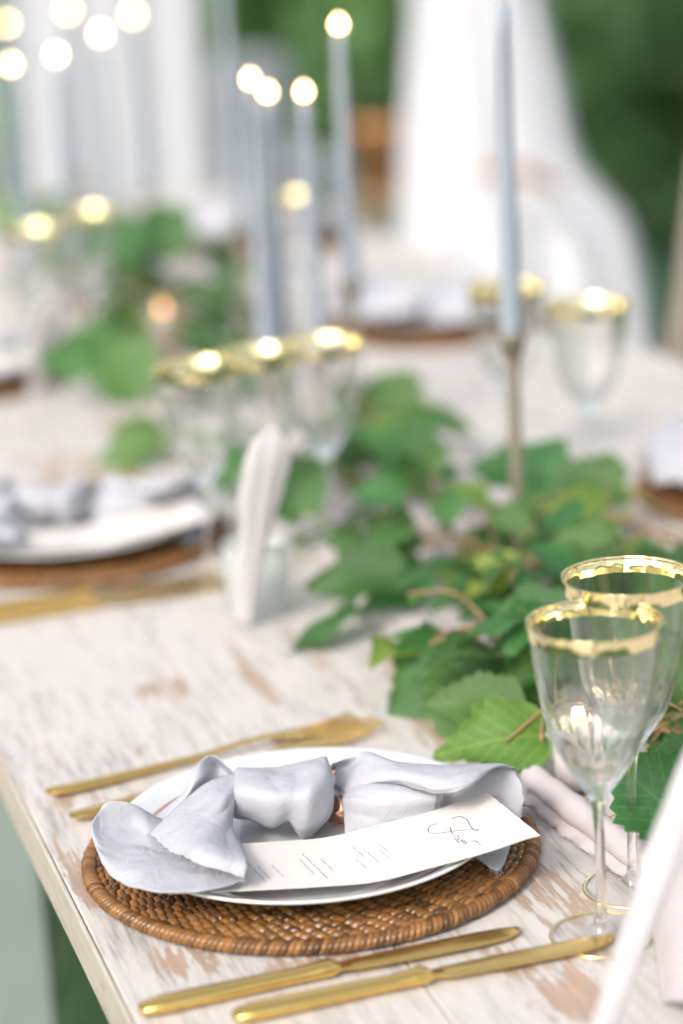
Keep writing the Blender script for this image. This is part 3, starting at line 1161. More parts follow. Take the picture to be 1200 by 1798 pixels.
V2 = lambda x, y: Vector((x, y, 0))
k1 = make_knife(.262)
k1['group'] = 'gold table knives'
lay(k1, V2(-.170, -.190), V2(.092, -.178), .0006, 'gold knife lying closest to the front of the woven charger')
k2 = dup(k1, (0, 0, 0))
lay(k2, V2(-.118, -.222), V2(.14, -.214), .0006, 'gold knife nearest the camera, its blade tip at the glass foot')
for i, (dy, lb) in enumerate(((0, 'gold knife beside the second charger, nearer the plate'), (-.034, 'gold knife beside the second charger, farther from the plate'))):
    kk = dup(k1, (0, 0, 0))
    lay(kk, V2(-.150, .672 + dy), V2(.10, .684 + dy), .0006, lb)
f1 = make_fork(.272)
f1['group'] = 'gold forks'
lay(f1, V2(-.158, .186), V2(.09, .232), .0006, 'gold fork farthest behind the nearest plate, handle towards the table edge')
f2 = dup(f1, (0, 0, 0))
f2.scale = (1.06, 1, 1)
lay(f2, V2(-.150, .130), V2(.137, .222), .0010, 'gold fork half hidden behind the nearest napkin, tines showing')
for i, (dy, lb) in enumerate(((0, 'gold fork lying behind the second plate, inner one'), (.036, 'gold fork lying behind the second plate, outer one'))):
    lay(dup(f1, (0, 0, 0)), V2(-.15, 1.046 + dy), V2(.1, 1.066 + dy), .0006, lb)

# glasses
gl = make_glass()
gl['group'] = 'gold rimmed wine glasses'
G = at(1057, 1645, 0)
gl.location = (G.x, G.y, TZ)
gl['label'] = 'gold rimmed wine glass nearest the camera, in front of its pair'
G2 = at(1112, 1562, 0)
dup(gl, (G2.x, G2.y, TZ), .3, 'gold rimmed wine glass just behind the nearest one').scale = (1.0, 1.0, 1.03)
for (px, py, lb) in ((345, 645, 'blurred gold rimmed wine glass left of the white cloth cone'), (562, 602, 'blurred gold rimmed wine glass in front of the three lit candles'),
                     (452, 622, 'blurred gold rimmed wine glass between the two middle glasses'),
                     (50, 402, 'gold rimmed wine glass at the left edge, far down the table'), (150, 372, 'gold rimmed wine glass far left, right one of the distant pair'),
                     (1032, 535, 'gold rimmed wine glass right of the tall unlit candle'), (888, 503, 'gold rimmed wine glass directly behind the tall unlit candle'),
                     (510, 345, 'gold rimmed wine glass glinting far off between the lit candles')):
    q = at(px, py, .218)
    dup(gl, (q.x, q.y, TZ), random.uniform(0, 3), lb)

# cloth cones in frosted tumblers
cone_root = thing('cloth_cone', 'x', 'rolled cloth', group='rolled white cloths in tumblers')
rows = []
WP = [(0, .0088), (.2, .0100), (.45, .0140), (.7, .0195), (.82, .0208), (.92, .0175), (1.0, .0050)]
for i in range(31):
    f = i / 30
    for q in range(len(WP) - 1):
        if f <= WP[q + 1][0]:
            u = (f - WP[q][0]) / (WP[q + 1][0] - WP[q][0])
            u = u * u * (3 - 2 * u)
            hw = WP[q][1] * (1 - u) + WP[q + 1][1] * u
            break
    r = []
    for k in range(49):
        a = 2 * pi * k / 48
        pl_ = .0016 * sin(cos(a) * 7 + f * 3) * min(1, f * 3) * (1 - f * .6)
        r.append((cos(a) * hw + .009 * f * f + .003 * noise.noise(Vector((f * 4, 2, cos(a)))), sin(a) * hw * .30 + pl_ + .004 * sin(f * 5), .004 + .205 * f))
    rows.append(r)
co_ = MB().grid(rows).obj('roll', M['cone'], cone_root)
cup = thing('frosted_tumbler', 'x', 'tumbler', group='frosted tumblers')
MB().lathe([(.0001, 0), (.026, 0), (.0275, .003), (.030, .06), (.0305, .072), (.0300, .0725), (.0290, .0722), (.0285, .06), (.0262, .006), (.0001, .005)], 48).obj('cup', M['frosted'], cup)
for i, (p0, p1, cp_, l1, l2) in enumerate(((at(1000, 1960, .03), at(1262, 1200, .235), at(1000, 1970, .03), 'white rolled cloth leaning right beside the nearest glasses', 'frosted tumbler at the bottom right corner holding the leaning cloth'),
                                            (at(427, 1095, .007), at(462, 760, .20), at(455, 1080, 0), 'white rolled cloth standing between the second plate and the garland', 'frosted tumbler at the right end of the second pair of knives'),
                                            (at(62, 690, .007), at(88, 475, .20), at(80, 672, 0), 'white rolled cloth far left beside the third charger', 'frosted tumbler far left below the distant wine glasses'))):
    c1 = cone_root if i == 0 else dup(cone_root, (0, 0, 0))
    c2 = cup if i == 0 else dup(cup, (0, 0, 0))
    d = p1 - p0
    if i == 0:
        p0 = p0 - d * (p0.z - T - .012) / d.z
    c1.location = (p0.x, p0.y, T + .0068)
    dz = d.normalized()
    dx = (RT - dz * RT.dot(dz)).normalized()
    c1.rotation_euler = Matrix((dx, dz.cross(dx), dz)).transposed().to_euler()
    c1['label'] = l1
    if i == 0:
        c1.scale = (.56, .6, 1.32)
    else:
        c1.scale = (1, 1, 1)
    c2.location = (p0.x + (.004 if i == 0 else cp_.x - p0.x), p0.y if i == 0 else cp_.y, TZ)
    c2['label'] = l2

# ------------------------------------------------------------------ candles along the middle
for (px, py), zf, zc, lit, tilt, ln, lb in (
        ((881, 14), .545, .242, False, (0, 0), 'in front of the white drape', 'tall unlit blue grey taper candle right of the others'),
        ((595, 60), .485, .20, True, (0, 0), 'under the rightmost lit candle', 'tallest lit blue grey taper, rightmost of the middle cluster'),
        ((535, 178), .415, .11, True, (0, 0), 'behind the middle wine glasses', 'lit blue grey taper candle standing in the middle of the cluster'),
        ((470, 178), .405, .10, True, (0, 0), 'left of the middle candle cluster', 'lit blue grey taper candle, left one of the middle cluster'),
        ((440, 156), .425, .11, True, (0, 0), 'close behind the left taper of the cluster', 'lit blue grey taper candle close behind the left taper of the cluster'),
        ((392, -40), .530, .20, False, (0, 0), 'with brown cup beside the white curtain', 'taper candle rising out of the top against the white curtain')):
    q = at(px, py, zf)
    make_stick((q.x, q.y, TZ), zc, 'slim pewter candlestick ' + ln)
    make_candle((q.x, q.y, TZ + zc - .0178), zf - zc + .0178, lb, lit, tilt)
far = [(10, 30), (18, 100), (97, 83), (118, 8), (175, 47), (233, 15)]
fl = ['leftmost of the far flames, upper', 'leftmost of the far flames, lower', 'lower middle of the far flames', 'upper middle of the far flames', 'right of the middle far flames', 'rightmost of the far flames']
for (px, py), lb in zip(far, fl):
    q = at(px, py, .43)
    if q.y > Y1 - .06:
        q = at(px, py, .46)
    zc = .12
    zt = q.z - T
    make_stick((q.x, q.y, TZ), zc, 'slim pewter candlestick far down the table, ' + lb)
    make_candle((q.x, q.y, TZ + zc - .0178), zt - zc - .004, 'distant lit taper candle, ' + lb, True, fm='flame_far')


# votives
def make_votive(p, h, r, l1, l2, soft):
    v = thing('votive_glass', l1, 'candle holder', (p.x, p.y, TZ), 0, 'small glass candle holders')
    MB().lathe([(.0001, 0), (r * .96, 0), (r, .002), (r, h), (r - .0005, h + .0006), (r - .0016, h), (r - .0018, .010), (.0001, .009)], 40).obj('tumbler', M['thin_glass'], v)
    MB().lathe([(r - .0004, .0012), (r + .0012, .002), (r + .0012, .005), (r - .0004, .006)], 40).obj('foot_band', M['copper'], v)
    c = thing('votive_candle', l2, 'candle', (p.x, p.y, TZ + .0095), 0, 'small candles in glass holders')
    ch_ = h * .52
    rr = r - .004
    MB().lathe([(.0001, 0), (rr, 0), (rr, ch_), (rr - .001, ch_ + .0008), (rr * .5, ch_ - .0008), (.0001, ch_ - .001)], 32).obj('wax', M['wax_white'], c)
    MB().tube([(0, 0, ch_ - .001), (0, 0, ch_ + .005)], .0007, 6).obj('wick', M['wick'], c)
    f = flame_mesh(.014, .0030).obj('flame', M['flame_soft' if soft else 'flame_low'], c)
    f.location = (0, 0, ch_ + .003)


make_votive(at(1018, 1395, 0), .078, .0225, 'clear glass votive holder seen through the nearest wine glass', 'small lit white candle seen through the nearest wine glass', True)
make_votive(at(290, 606, 0) , .07, .026, 'glass votive holder glowing among the far greenery', 'small lit candle glowing amber among the far greenery', False)

# ------------------------------------------------------------------ runner
rn = thing('table_runner', 'blush gauze runner gathered in folds under the green garland', 'table runner', (0, 0, 0))
rows = []
for i in range(181):
    y = -.52 + 3.75 * i / 180
    r = []
    wl = .215 + .025 * noise.noise(Vector((y * 3.1, 1, 0)))
    wr = .515 + .03 * noise.noise(Vector((y * 2.7, 5, 0)))
    for j in range(41):
        x = wl + (wr - wl) * j / 40
        z = .004 + .012 * abs(noise.noise(Vector((x * 26, y * 5, 2)))) + .006 * (noise.noise(Vector((x * 60, y * 14, 7))) + .5)
        e = min(j, 40 - j) / 6
        z = z * min(1, .35 + e)
        r.append((x, y, T + max(.0015, z)))
    rows.append(r)
MB().grid(rows).obj('cloth', M['runner'], rn).modifiers.new('thickness', 'SOLIDIFY').thickness = .0006
# the edge nearest the guest is rolled up
roll = MB()
fr = MB()
cl = [(908, 1345, .014), (935, 1365, .015), (975, 1395, .015), (1020, 1430, .015), (1070, 1466, .015), (1125, 1505, .015), (1200, 1560, .014), (1290, 1625, .014)]
pts = resample([at(*p) for p in cl], 10)
rad = [.0105 + .0022 * noise.noise(Vector((i * .16, 2, 0))) for i in range(len(pts))]
rad[0] = .004
rad[1] = .0085
roll.tube(pts, rad, 14)
cl2 = [(925, 1372, .006), (960, 1402, .007), (1000, 1436, .007), (1050, 1470, .008), (1105, 1508, .008), (1200, 1585, .008)]
pts2 = resample([at(*p) for p in cl2], 10)
roll.tube(pts2, [.0055 + .0012 * noise.noise(Vector((i * .2, 9, 0))) for i in range(len(pts2))], 10)
roll.obj('rolled_edge', M['runner'], rn)
lipr = []
for i, p in enumerate(pts2):
    q = Vector((p.x - .013 - .004 * noise.noise(Vector((i * .3, 4, 1))), p.y - .010, T + .0016 + .0015 * (1 + noise.noise(Vector((i * .4, 1, 3))))))
    lipr.append([p + Vector((0, 0, .003)), p.lerp(q, .5) + Vector((0, 0, .002)), q])
    for k in range(6):
        d = Vector((-1, -.6, 0)) + Vector((random.uniform(-.6, .6), random.uniform(-.6, .6), random.uniform(-.1, .3)))
        fr.tube([q, q + d.normalized() * random.uniform(.002, .005)], [.0002, .0001], 3, False)
MB().grid(lipr).obj('hem', M['runner'], rn).modifiers.new('thickness', 'SOLIDIFY').thickness = .0008
tag(fr.obj('fringe', M['runner'], rn), kind='stuff')
# the near end is bunched up
bp_ = patch([[at(1150, 1470, .02), at(1200, 1470, .05), at(1290, 1480, .05)], [at(1140, 1560, .012), at(1190, 1560, .045), at(1290, 1570, .05)],
             [at(1150, 1650, .008), at(1190, 1660, .035), at(1290, 1670, .05)], [at(1165, 1760, .004), at(1200, 1760, .02), at(1290, 1770, .04)]], 12, 12)
MB().grid(bp_).obj('gathered_end', M['runner'], rn).modifiers.new('thickness', 'SOLIDIFY').thickness = .0008


# ------------------------------------------------------------------ leaves
def leaf_shape(seed, L=1.0, W=.78, teeth=9):
    """Broad pointed leaf with toothed margin, length 1 along +x, folded on its midrib."""
    r = random.Random(seed)
    n = teeth * 2
    rows = []
    bend = r.uniform(.15, .75)
    cup_ = r.uniform(.05, .55) * r.choice((1, 1, -.5))
    twist = r.uniform(-.25, .25)
    wav = r.uniform(0, 6)
    for i in range(n + 1):
        t = i / n
        wd = W * .5 * (sin(pi * min(1, t ** .62)) ** .85) * (1 - .12 * t)
        if i == 0:
            wd = .10
        lobe = 1 + .13 * sin(t * pi * 4 + 1.2)
        wd = max(.004, wd * lobe)
        row = []
        for j, s in enumerate((-1, -.66, -.33, 0, .33, .66, 1)):
            k = abs(s)
            out = 1.0
            if k == 1:
                out = 1.07 if i % 2 else .93
            y = s * wd * out
            x = t * L - (.10 * k * (1 - t) if k else 0) + (.03 * k if k == 1 and i % 2 else 0)
            z = -bend * (t - .25) ** 2 + cup_ * k * k * wd * .9 + twist * s * t * .3 + .05 * sin(t * 8 + wav + s * 2.5) * k + (.012 if k == 0 else 0)
            row.append((x, y, z))
        rows.append(row)
    return MB().grid(rows)


LEAVES = [leaf_shape(s, 1.0, random.uniform(.62, .92), 9).mesh('leaf', M['leaf']) for s in range(12)]
LEAVES_Y = [leaf_shape(s + 50, 1.0, random.uniform(.7, .9), 9).mesh('leaf', M['leaf_yellow']) for s in range(3)]


def to_px(p):
    d = Vector(p) - EYE
    k = F / d.dot(FW)
    return 600 + d.dot(RT) * k, 899 - d.dot(UP) * k


CLEAR = [(955, 1190, 1085, 1385), (1100, 640, 1300, 930), (262, 540, 318, 590)]      # the votive and the far right plate stand clear of leaves


def put_leaf(parent, pos, size, yaw, pitch, rollr, yellow=False):
    tip = Vector(pos) + Vector((cos(yaw), sin(yaw), 0)) * size * .55
    ux, uy = to_px(tip)
    if any(x0 - 30 < ux < x1 + 30 and y0 - 20 < uy < y1 + 30 for x0, y0, x1, y1 in CLEAR):
        return None
    o = link('leaf', random.choice(LEAVES_Y if yellow else LEAVES), parent)
    o.location = pos
    o.rotation_euler = (Matrix.Rotation(.28, 3, 'X') @ Euler((rollr, pitch, yaw)).to_matrix()).to_euler()   # leaves hang outward over the near side
    o.scale = (size, size, size)
    return o


def branch(label, path, n, size, spread, zr, yellow=.06):
    root = thing('leafy_branch', label, 'leafy branch', (0, 0, 0), 0, 'leafy branches laid down the middle of the table')
    pts = resample([Vector(p) for p in path], 10)
    st = MB()
    st.tube(pts, [.0026 - .0014 * i / len(pts) for i in range(len(pts))], 6)
    for i in range(n):
        f = (i + random.random()) / n
        k = f * (len(pts) - 1)
        a, b = pts[int(k)], pts[min(int(k) + 1, len(pts) - 1)]
        p = a.lerp(b, k - int(k))
        d = (b - a)
        base = math.atan2(d.y, d.x) if d.length else 0
        side = 1 if i % 2 else -1
        yaw = base + side * random.uniform(.3, 1.7)
        off = random.uniform(.005, spread)
        q = Vector((p.x + cos(yaw) * off, p.y + sin(yaw) * off, T + random.uniform(*zr)))
        s = size * random.uniform(.75, 1.25)
        st.tube([p, p.lerp(q, .6) + Vector((0, 0, .006)), q], .0008, 4, False)
        put_leaf(root, q, s, yaw + random.uniform(-.5, .5), random.uniform(-.45, .65), random.uniform(-.75, .65), random.random() < yellow)
    for _ in range(3):
        k = random.randrange(len(pts) - 8)
        p = pts[k]
        a = random.uniform(2.0, 4.6)
        e = p + Vector((cos(a) * .11, sin(a) * .11, random.uniform(.0, .035)))
        st.tube(resample([p, p.lerp(e, .5) + Vector((0, 0, .025)), e], 6), .0013, 5, False)
    st.obj('stem', M['stem'], root)
    return root


branch('leafy branch behind the nearest glasses, reaching the rolled cloth', [(.52, -.12, T + .03), (.42, .0, T + .05), (.36, .12, T + .05), (.30, .24, T + .035)], 80, .058, .095, (.010, .095))
branch('leafy branch around the foot of the tall unlit candle', [(.47, .20, T + .03), (.40, .34, T + .055), (.34, .48, T + .05), (.30, .62, T + .03)], 72, .056, .095, (.010, .09), .1)
branch('leafy branch lying left of the votive candle', [(.36, .10, T + .03), (.29, .16, T + .05), (.25, .22, T + .045), (.215, .30, T + .03)], 26, .058, .05, (.015, .06), .15)
branch('leafy branch on the right below the far charger', [(.56, .22, T + .03), (.50, .34, T + .05), (.47, .46, T + .06), (.46, .60, T + .03)], 56, .060, .07, (.012, .09))
branch('loose leafy branch between the middle glasses and candles', [(.30, .70, T + .02), (.33, .86, T + .04), (.40, 1.02, T + .04), (.42, 1.18, T + .03)], 17, .060, .06, (.01, .075), .1)
branch('leafy branch far down the table beneath the lit candles', [(.22, 1.35, T + .02), (.28, 1.55, T + .06), (.34, 1.78, T + .07), (.40, 2.0, T + .03)], 66, .066, .10, (.01, .11), .1)
branch('leafy branch at the far end of the table', [(.26, 2.05, T + .02), (.33, 2.3, T + .08), (.38, 2.6, T + .08), (.42, 2.95, T + .03)], 56, .066, .11, (.01, .09), .12)

branch('leafy branch at the right edge below the second wine glass', [(.27, .12, T + .02), (.295, .02, T + .04), (.315, -.08, T + .045), (.34, -.20, T + .03)], 36, .064, .06, (.008, .065))

# single leaves whose place the photograph shows plainly
hero = thing('leafy_sprig', 'sprig with one large yellow green leaf beside the napkin', 'leafy sprig', (0, 0, 0))
st = MB()
for (px, py, z, sz, yaw, pt, rl, yel) in ((955, 1290, .040, .085, 3.0, .05, -.35, True), (905, 1250, .030, .075, 2.6, .0, -.3, False), (850, 1140, .05, .085, -1.9, .25, .2, False), (790, 1130, .045, .08, -2.6, .3, -.3, False),
                                          (820, 1185, .04, .075, -2.2, .35, .35, False), (620, 1060, .035, .085, 3.3, .3, .3, False), (700, 1010, .05, .085, 2.9, .1, -.3, False), (880, 1085, .06, .08, 2.5, -.1, .5, False)):
    q = at(px, py, z)
    put_leaf(hero, q, sz, yaw, pt, rl, yel)
vine = [at(925, 1095, .075), at(870, 1098, .07), at(800, 1108, .06), at(740, 1125, .045), at(690, 1165, .03)]
st.tube(resample(vine, 8), .0016, 6)
st.tube(resample([at(870, 1098, .07), at(858, 1120, .065), at(850, 1145, .055)], 6), .0011, 5)
st.tube(resample([at(925, 1095, .075), at(960, 1180, .06), at(950, 1300, .042)], 6), .0013, 5)
st.obj('stem', M['stem'], hero)
mid = thing('leafy_sprig', 'loose sprigs with large leaves scattered past the middle wine glasses', 'leafy sprig', (0, 0, 0))
for (px, py, z, sz, yaw, pt, rl, yel) in ((735, 690, .06, .105, 2.9, .2, -.5, False), (535, 900, .05, .10, 1.9, -.5, -.3, False), (760, 830, .045, .10, 2.2, -.3, -.4, False), (655, 800, .05, .09, 2.6, .3, -.3, False),
                                          (965, 870, .05, .095, 1.8, -.4, -.3, False), (1095, 850, .06, .10, 3.0, .1, -.5, False), (285, 770, .03, .09, 3.2, .2, -.4, False), (420, 830, .04, .09, 2.0, -.2, -.4, False),
                                          (205, 610, .08, .11, 2.8, .1, -.5, False), (250, 690, .07, .11, 1.9, -.4, -.4, False), (390, 540, .09, .12, 2.4, -.2, -.4, False), (300, 450, .12, .12, 1.6, -.5, -.3, False), (220, 460, .12, .12, 1.9, -.4, -.3, False)):
    q = at(px, py, z)
    put_leaf(mid, q, sz, yaw, pt, rl, yel)
    MB().tube([q, q + Vector((.04, .01, -.5 * (q.z - T))), Vector((q.x + .07, q.y + .03, T + .006))], .0013, 5).obj('stem', M['tendril'], mid)
hero2 = thing('single_leaf', 'bright toothed green leaf at the right behind the leaning white cloth', 'leaf', (0, 0, 0))
put_leaf(hero2, at(1215, 1455, .050), .085, 2.15, -.35, -.75)
tb = MB().tube(resample([at(1060, 1440, .02), at(1090, 1428, .03), at(1150, 1430, .04), at(1215, 1455, .05)], 8), .0009, 5)
tb.obj('stalk', M['tendril'], hero2)


# ------------------------------------------------------------------ chairs
def make_chair(label, loc, rz):
    root = thing('dining_chair', label, 'chair', loc, rz)
    wd, dp, sh, bh = .42, .42, .46, .92
    edge_split(MB().box((-wd / 2, -dp / 2, sh - .035), (wd / 2, dp / 2, sh), .008).obj('seat', M['chair_wood'], root))
    for sx in (-1, 1):
        MB().tube([(sx * .185, -dp / 2 + .03, 0), (sx * .18, -dp / 2 + .035, sh - .03)], [.016, .02], 12).obj('leg', M['chair_wood'], root)
        MB().tube(resample([Vector((sx * .185, dp / 2 + .02, 0)), Vector((sx * .19, dp / 2 - .015, sh)), Vector((sx * .195, dp / 2 + .02, .72)), Vector((sx * .19, dp / 2 + .05, bh))], 6), .021, 12).obj('back_post', M['chair_wood'], root)
    MB().tube(resample([Vector((-.19, dp / 2 + .05, bh - .01)), Vector((-.1, dp / 2 + .062, bh + .015)), Vector((.1, dp / 2 + .062, bh + .015)), Vector((.19, dp / 2 + .05, bh - .01))], 6), .022, 12).obj('top_rail', M['chair_wood'], root)
    for sx in (-1, 1):
        MB().tube(resample([Vector((sx * -.185, dp / 2 + .005, sh + .04)), Vector((0, dp / 2 + .03, .70)), Vector((sx * .18, dp / 2 + .05, bh - .03))], 6), .011, 8).obj('cross_slat', M['chair_wood'], root)
    return root


cpos = at(1187, 342, .175)
make_chair('limed wooden chair at the right edge, only its back post in view', (cpos.x + .02, cpos.y + .20, 0), -pi / 2).location.x = 1.045

# white covered chair far behind
cc = at_depth(490, 300, 8.0)
wc = thing('covered_chair', 'white slipcovered chair behind the lit candles', 'chair', (cc.x, cc.y, 0), .3)
edge_split(MB().box((-.17, -.20, .0), (.17, .18, .44), .03).obj('skirt', M['slip'], wc))
rows = []
for (z, hw, d) in ((.40, .165, .05), (.55, .165, .05), (.68, .16, .048), (.735, .145, .043), (.76, .11, .034), (.77, .05, .02)):
    r = [(max(-hw, min(hw, hw * 1.05 * math.copysign(abs(cos(a)) ** .55, cos(a)))), .15 + d * sin(a), z) for a in [2 * pi * k / 28 for k in range(28)]]
    rows.append(r + [r[0]])
MB().grid(rows).obj('back_cover', M['slip'], wc)


# ------------------------------------------------------------------ drapes on a frame
def curtain(name, label, x0, x1, y, ztop, amp=.035, waves=9, seed=0):
    rows = []
    n = 160
    for iz in range(15):
        z = .015 + (ztop - .015) * iz / 14
        r = []
        for i in range(n + 1):
            f = i / n
            ph = f * waves * 2 * pi + .8 * noise.noise(Vector((f * 5, z * .5, seed)))
            a = amp * (.7 + .5 * noise.noise(Vector((f * 9, seed, 1)))) * (1.1 - .25 * z / ztop)
            r.append((x0 + (x1 - x0) * f + .012 * noise.noise(Vector((f * 8, z * 2, seed + 4))), y + a * sin(ph), z))
        rows.append(r)
    o = MB().grid(rows).obj(name, M['drape'])
    md = o.modifiers.new('thickness', 'SOLIDIFY')
    md.thickness = .002
    return tag(o, label, 'curtain', 'white curtains hanging behind the table')


ZT = 2.45
curtain('curtain', 'wide white curtain hanging in folds at the upper left', -1.7, .62, 5.02, ZT, .02, 6, 1)
curtain('curtain', 'white curtain panel left of the covered chair', .66, 1.21, 4.98, ZT, .018, 3, 6)
fr_ = thing('curtain_stand', 'white frame that carries the curtains behind the table', 'curtain frame', (0, 0, 0))
for xx in (-1.76, 3.6):
    MB().tube([(xx, 5.0, 0), (xx, 5.0, ZT + .08)], .03, 16).obj('post', M['painted'], fr_)
MB().tube([(-1.8, 5.0, ZT + .03), (3.65, 5.0, ZT + .03)], .022, 16).obj('crossbar', M['painted'], fr_)

# gathered drape on the right, tied with a cord
D = 6.6
outl = [(-420, 735, 905), (-150, 728, 930), (0, 722, 950), (150, 712, 985), (240, 705, 1003), (300, 702, 1024), (350, 700, 1062), (400, 697, 1103), (500, 690, 1130), (620, 672, 1146), (668, 660, 1150)]
rows = []
for (py, xa, xb) in reversed(outl):
    pa, pb = at_depth(xa, py, D), at_depth(xb, py, D)
    z = max(.012, (pa.z + pb.z) / 2)
    ctr = (pa + pb) / 2
    hw = (pb - pa).length / 2
    r = []
    for k in range(97):
        a = 2 * pi * k / 96
        fold = 1 + .16 * sin(a * 11 + z * 2.0) + .05 * noise.noise(Vector((cos(a) * 2, sin(a) * 2, z * 2)))
        e = Vector((RT.x, RT.y, 0)).normalized() * cos(a) * hw + Vector((-RT.y, RT.x, 0)).normalized() * sin(a) * (.16 + .1 * hw) * fold
        r.append((ctr.x + e.x, ctr.y + e.y, z))
    rows.append(r)
top = rows[-1]
tc_ = Vector(tuple(sum(p[i] for p in top) / len(top) for i in range(3)))
rows.append([tuple(tc_.lerp(Vector(p), .75)[:2]) + (ZT + .03,) for p in top])
rows2 = resample([Vector((0, 0, 0))] * 2, 1)
dr = patch([[Vector(p) for p in r] for r in rows], 5, 1)
o = MB().grid(dr).obj('gathered_drape', M['drape'])
tag(o, 'white fabric drape gathered behind the tall unlit candle, spreading to the right', 'drape')
cord = [at_depth(845, 304, D - .36), at_depth(900, 300, D - .38), at_depth(940, 312, D - .37), at_depth(980, 331, D - .34)]
tag(MB().tube(resample(cord, 8), .015, 10).obj('tie_cord', M['rope']), 'short gold cord across the gathered white drape', 'cord')

# terracotta pot on a stand, between the candles and the drape
pp = at_depth(678, 335, 7.2)
zs = pp.z
sd_ = thing('plant_stand', 'tan wooden stand under the terracotta pot', 'plant stand', (pp.x, pp.y, 0))
edge_split(MB().box((-.09, -.09, zs - .03), (.09, .09, zs), .005).obj('top', M['stand'], sd_))
for sx in (-1, 1):
    for sy in (-1, 1):
        MB().tube([(sx * .085, sy * .085, 0), (sx * .07, sy * .07, zs - .028)], .012, 8).obj('leg', M['stand'], sd_)
pot = thing('terracotta_pot', 'orange terracotta pot between the lit candle and the white drape', 'pot', (pp.x, pp.y, zs + .001))
MB().lathe([(.0001, 0), (.066, 0), (.088, .17), (.098, .172), (.100, .215), (.092, .217), (.084, .17), (.0001, .16)], 36).obj('body', M['terracotta'], pot)


# ------------------------------------------------------------------ shrubs and trees
def crown_mesh(seed, n, rx, ry, rz, lump, size, m):
    r = random.Random(seed)
    cl = [(Vector((r.gauss(0, .45) * rx, r.gauss(0, .45) * ry, r.gauss(0, .42) * rz)), r.uniform(.22, .42)) for _ in range(lump)]
    vs, fs = [], []
    for i in range(n):
        c, s = r.choice(cl)
        d = Vector((r.gauss(0, 1), r.gauss(0, 1), r.gauss(0, 1))).normalized() * (r.random() ** .4)
        p = c + Vector((d.x * rx, d.y * ry, d.z * rz)) * s
        u = Vector((r.gauss(0, 1), r.gauss(0, 1), r.gauss(0, .6))).normalized()
        w_ = u.orthogonal().normalized()
        w_ = Matrix.Rotation(r.uniform(0, 6), 3, u) @ w_
        L = size * r.uniform(.6, 1.3)
        k = len(vs)
        vs += [p, p + u * L * .5 + w_ * L * .28, p + u * L, p + u * L * .5 - w_ * L * .28]
        fs.append((k, k + 1, k + 2, k + 3))
    return MB().add(vs, fs).mesh('crown', m)


SH = [crown_mesh(1, 5200, .85, .85, .72, 22, .085, M['shrub']), crown_mesh(2, 5200, .8, .8, .75, 20, .085, M['shrub_dark'])]
trunk_s = MB()
for k in range(5):
    a = k * 1.26
    trunk_s.tube([(cos(a) * .03, sin(a) * .03, 0), (cos(a) * .1, sin(a) * .1, .35), (cos(a) * .3, sin(a) * .3, .85)], [.02, .015, .006], 6)
TS = trunk_s.mesh('stem', M['bark'])


def shrub(x, y, s, kind, label, sz=1.0):
    o = thing('shrub', label, 'shrub', (x, y, 0), random.uniform(0, 6), 'shrubs behind the table')
    o.scale = (s, s, s * sz)
    link('stem', TS, o)
    c = link('crown', SH[kind], o)
    c.location = (0, 0, .78)
    return o


for (px, d, s, kind, lb) in ((1130, 9.3, .82, 1, 'dark green shrub behind the right side of the gathered drape'), (1290, 8.6, .74, 1, 'dark shrub at the right edge behind the chair post'),
                             (1010, 12.0, 1.25, 0, 'mid green shrub above the dark one at the upper right'), (640, 11.5, 1.2, 0, 'green shrub behind the terracotta pot'),
                             (480, 12.5, 1.3, 0, 'green shrub above the white covered chair'), (1230, 13.5, 1.4, 0, 'green shrub in the upper right corner'),
                             (250, 12.5, 1.3, 0, 'green shrub hidden behind the white curtains'), (800, 12.8, 1.3, 1, 'dark shrub behind the gathered drape')):
    q = at_depth(px, 300, d)
    shrub(q.x, q.y, s, kind, lb)
q = at_depth(690, 175, 7.2)
pt_ = thing('potted_plant', 'dark leafy plant growing in the terracotta pot', 'plant', (pp.x, pp.y, zs + .14))
cm = link('foliage', SH[1], pt_)
cm.scale = (.14, .14, .13)
cm.location = (0, 0, .10)

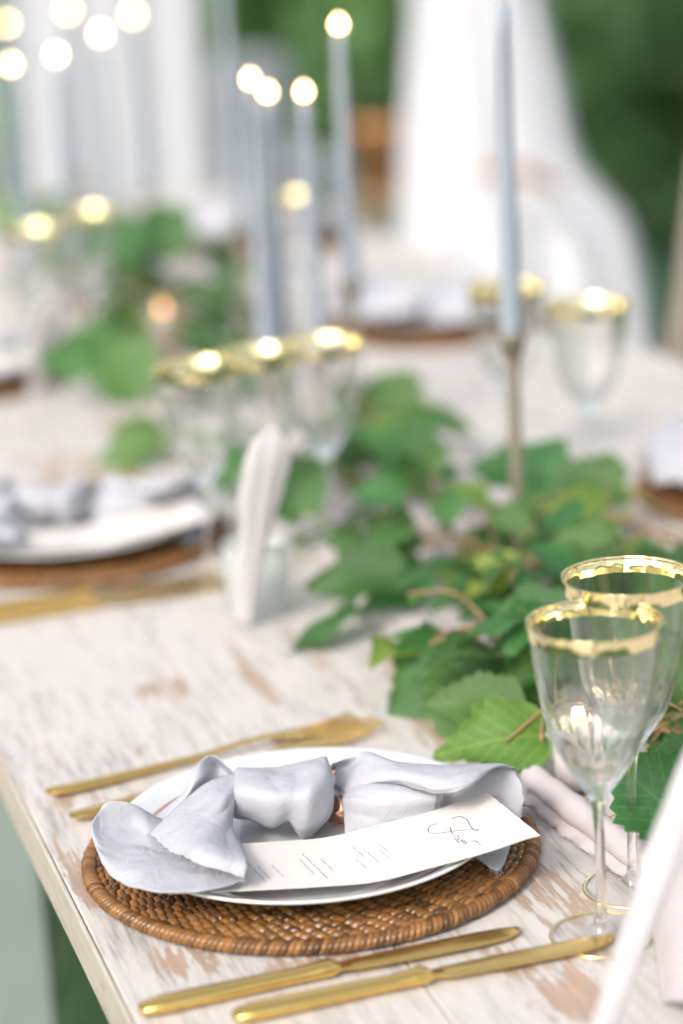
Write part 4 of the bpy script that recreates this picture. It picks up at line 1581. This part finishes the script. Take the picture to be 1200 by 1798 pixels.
TR = [crown_mesh(11, 7000, 2.6, 2.6, 2.1, 30, .20, M['shrub']), crown_mesh(12, 7000, 2.4, 2.4, 2.4, 30, .20, M['shrub_dark'])]
tt = MB()
tt.tube([(0, 0, 0), (.05, 0, 1.2), (-.03, .05, 2.6), (.1, .1, 4.4)], [.20, .15, .12, .05], 12)
for k in range(6):
    a = k * 1.05 + .3
    tt.tube([(0, .03, 1.9 + .25 * k), (cos(a) * .8, sin(a) * .8, 2.8 + .25 * k), (cos(a) * 1.7, sin(a) * 1.7, 3.6 + .2 * k)], [.07, .05, .015], 7)
TT = tt.mesh('trunk', M['bark'])
for i, (x, y, s, lb) in enumerate(((4.2, 19, 1.0, 'tree beyond the lawn behind the covered chair'), (7.8, 20, 1.15, 'tree beyond the lawn behind the gathered drape'), (11.5, 18, 1.05, 'tree beyond the lawn at the upper right'),
                                   (.5, 21, 1.1, 'tree beyond the lawn behind the left curtain'))):
    o = thing('garden_tree', lb, 'tree', (x, y, 0), i * 1.3, 'trees beyond the lawn')
    o.scale = (s, s, s)
    link('trunk', TT, o)
    c = link('crown', TR[i % 2], o)
    c.location = (0, 0, 4.0)

tv, tf = [], []  # ring of foliage added for its dark reflections in gold and glass
rt_ = random.Random(5)
for i in range(34000):
    a = rt_.uniform(0, 2 * pi)
    R_ = 27 + 4 * noise.noise(Vector((cos(a) * 3, sin(a) * 3, 1))) + rt_.gauss(0, 1.2)
    hmax = 4.4 + 2.6 * noise.noise(Vector((cos(a) * 5, sin(a) * 5, 2)))
    if sin(a) < .3:  # unseen side behind the camera, raised with gaps to break up rim reflections
        hmax += 17 * max(0, noise.noise(Vector((cos(a) * 4.2, sin(a) * 4.2, 8))) + .12)
    z = hmax * rt_.random() ** .8
    p = Vector((cos(a) * R_, sin(a) * R_ + 2, z))
    u = Vector((rt_.gauss(0, 1), rt_.gauss(0, 1), rt_.gauss(0, .7))).normalized()
    w_ = u.orthogonal().normalized()
    L = rt_.uniform(.5, 1.0)
    k = len(tv)
    tv += [p, p + u * L * .5 + w_ * L * .3, p + u * L, p + u * L * .5 - w_ * L * .3]
    tf.append((k, k + 1, k + 2, k + 3))
tag(MB().add(tv, tf).obj('reflection_treeline', M['shrub'], smooth=False), 'far green foliage ring added around the garden for its reflections', None, None, 'stuff')
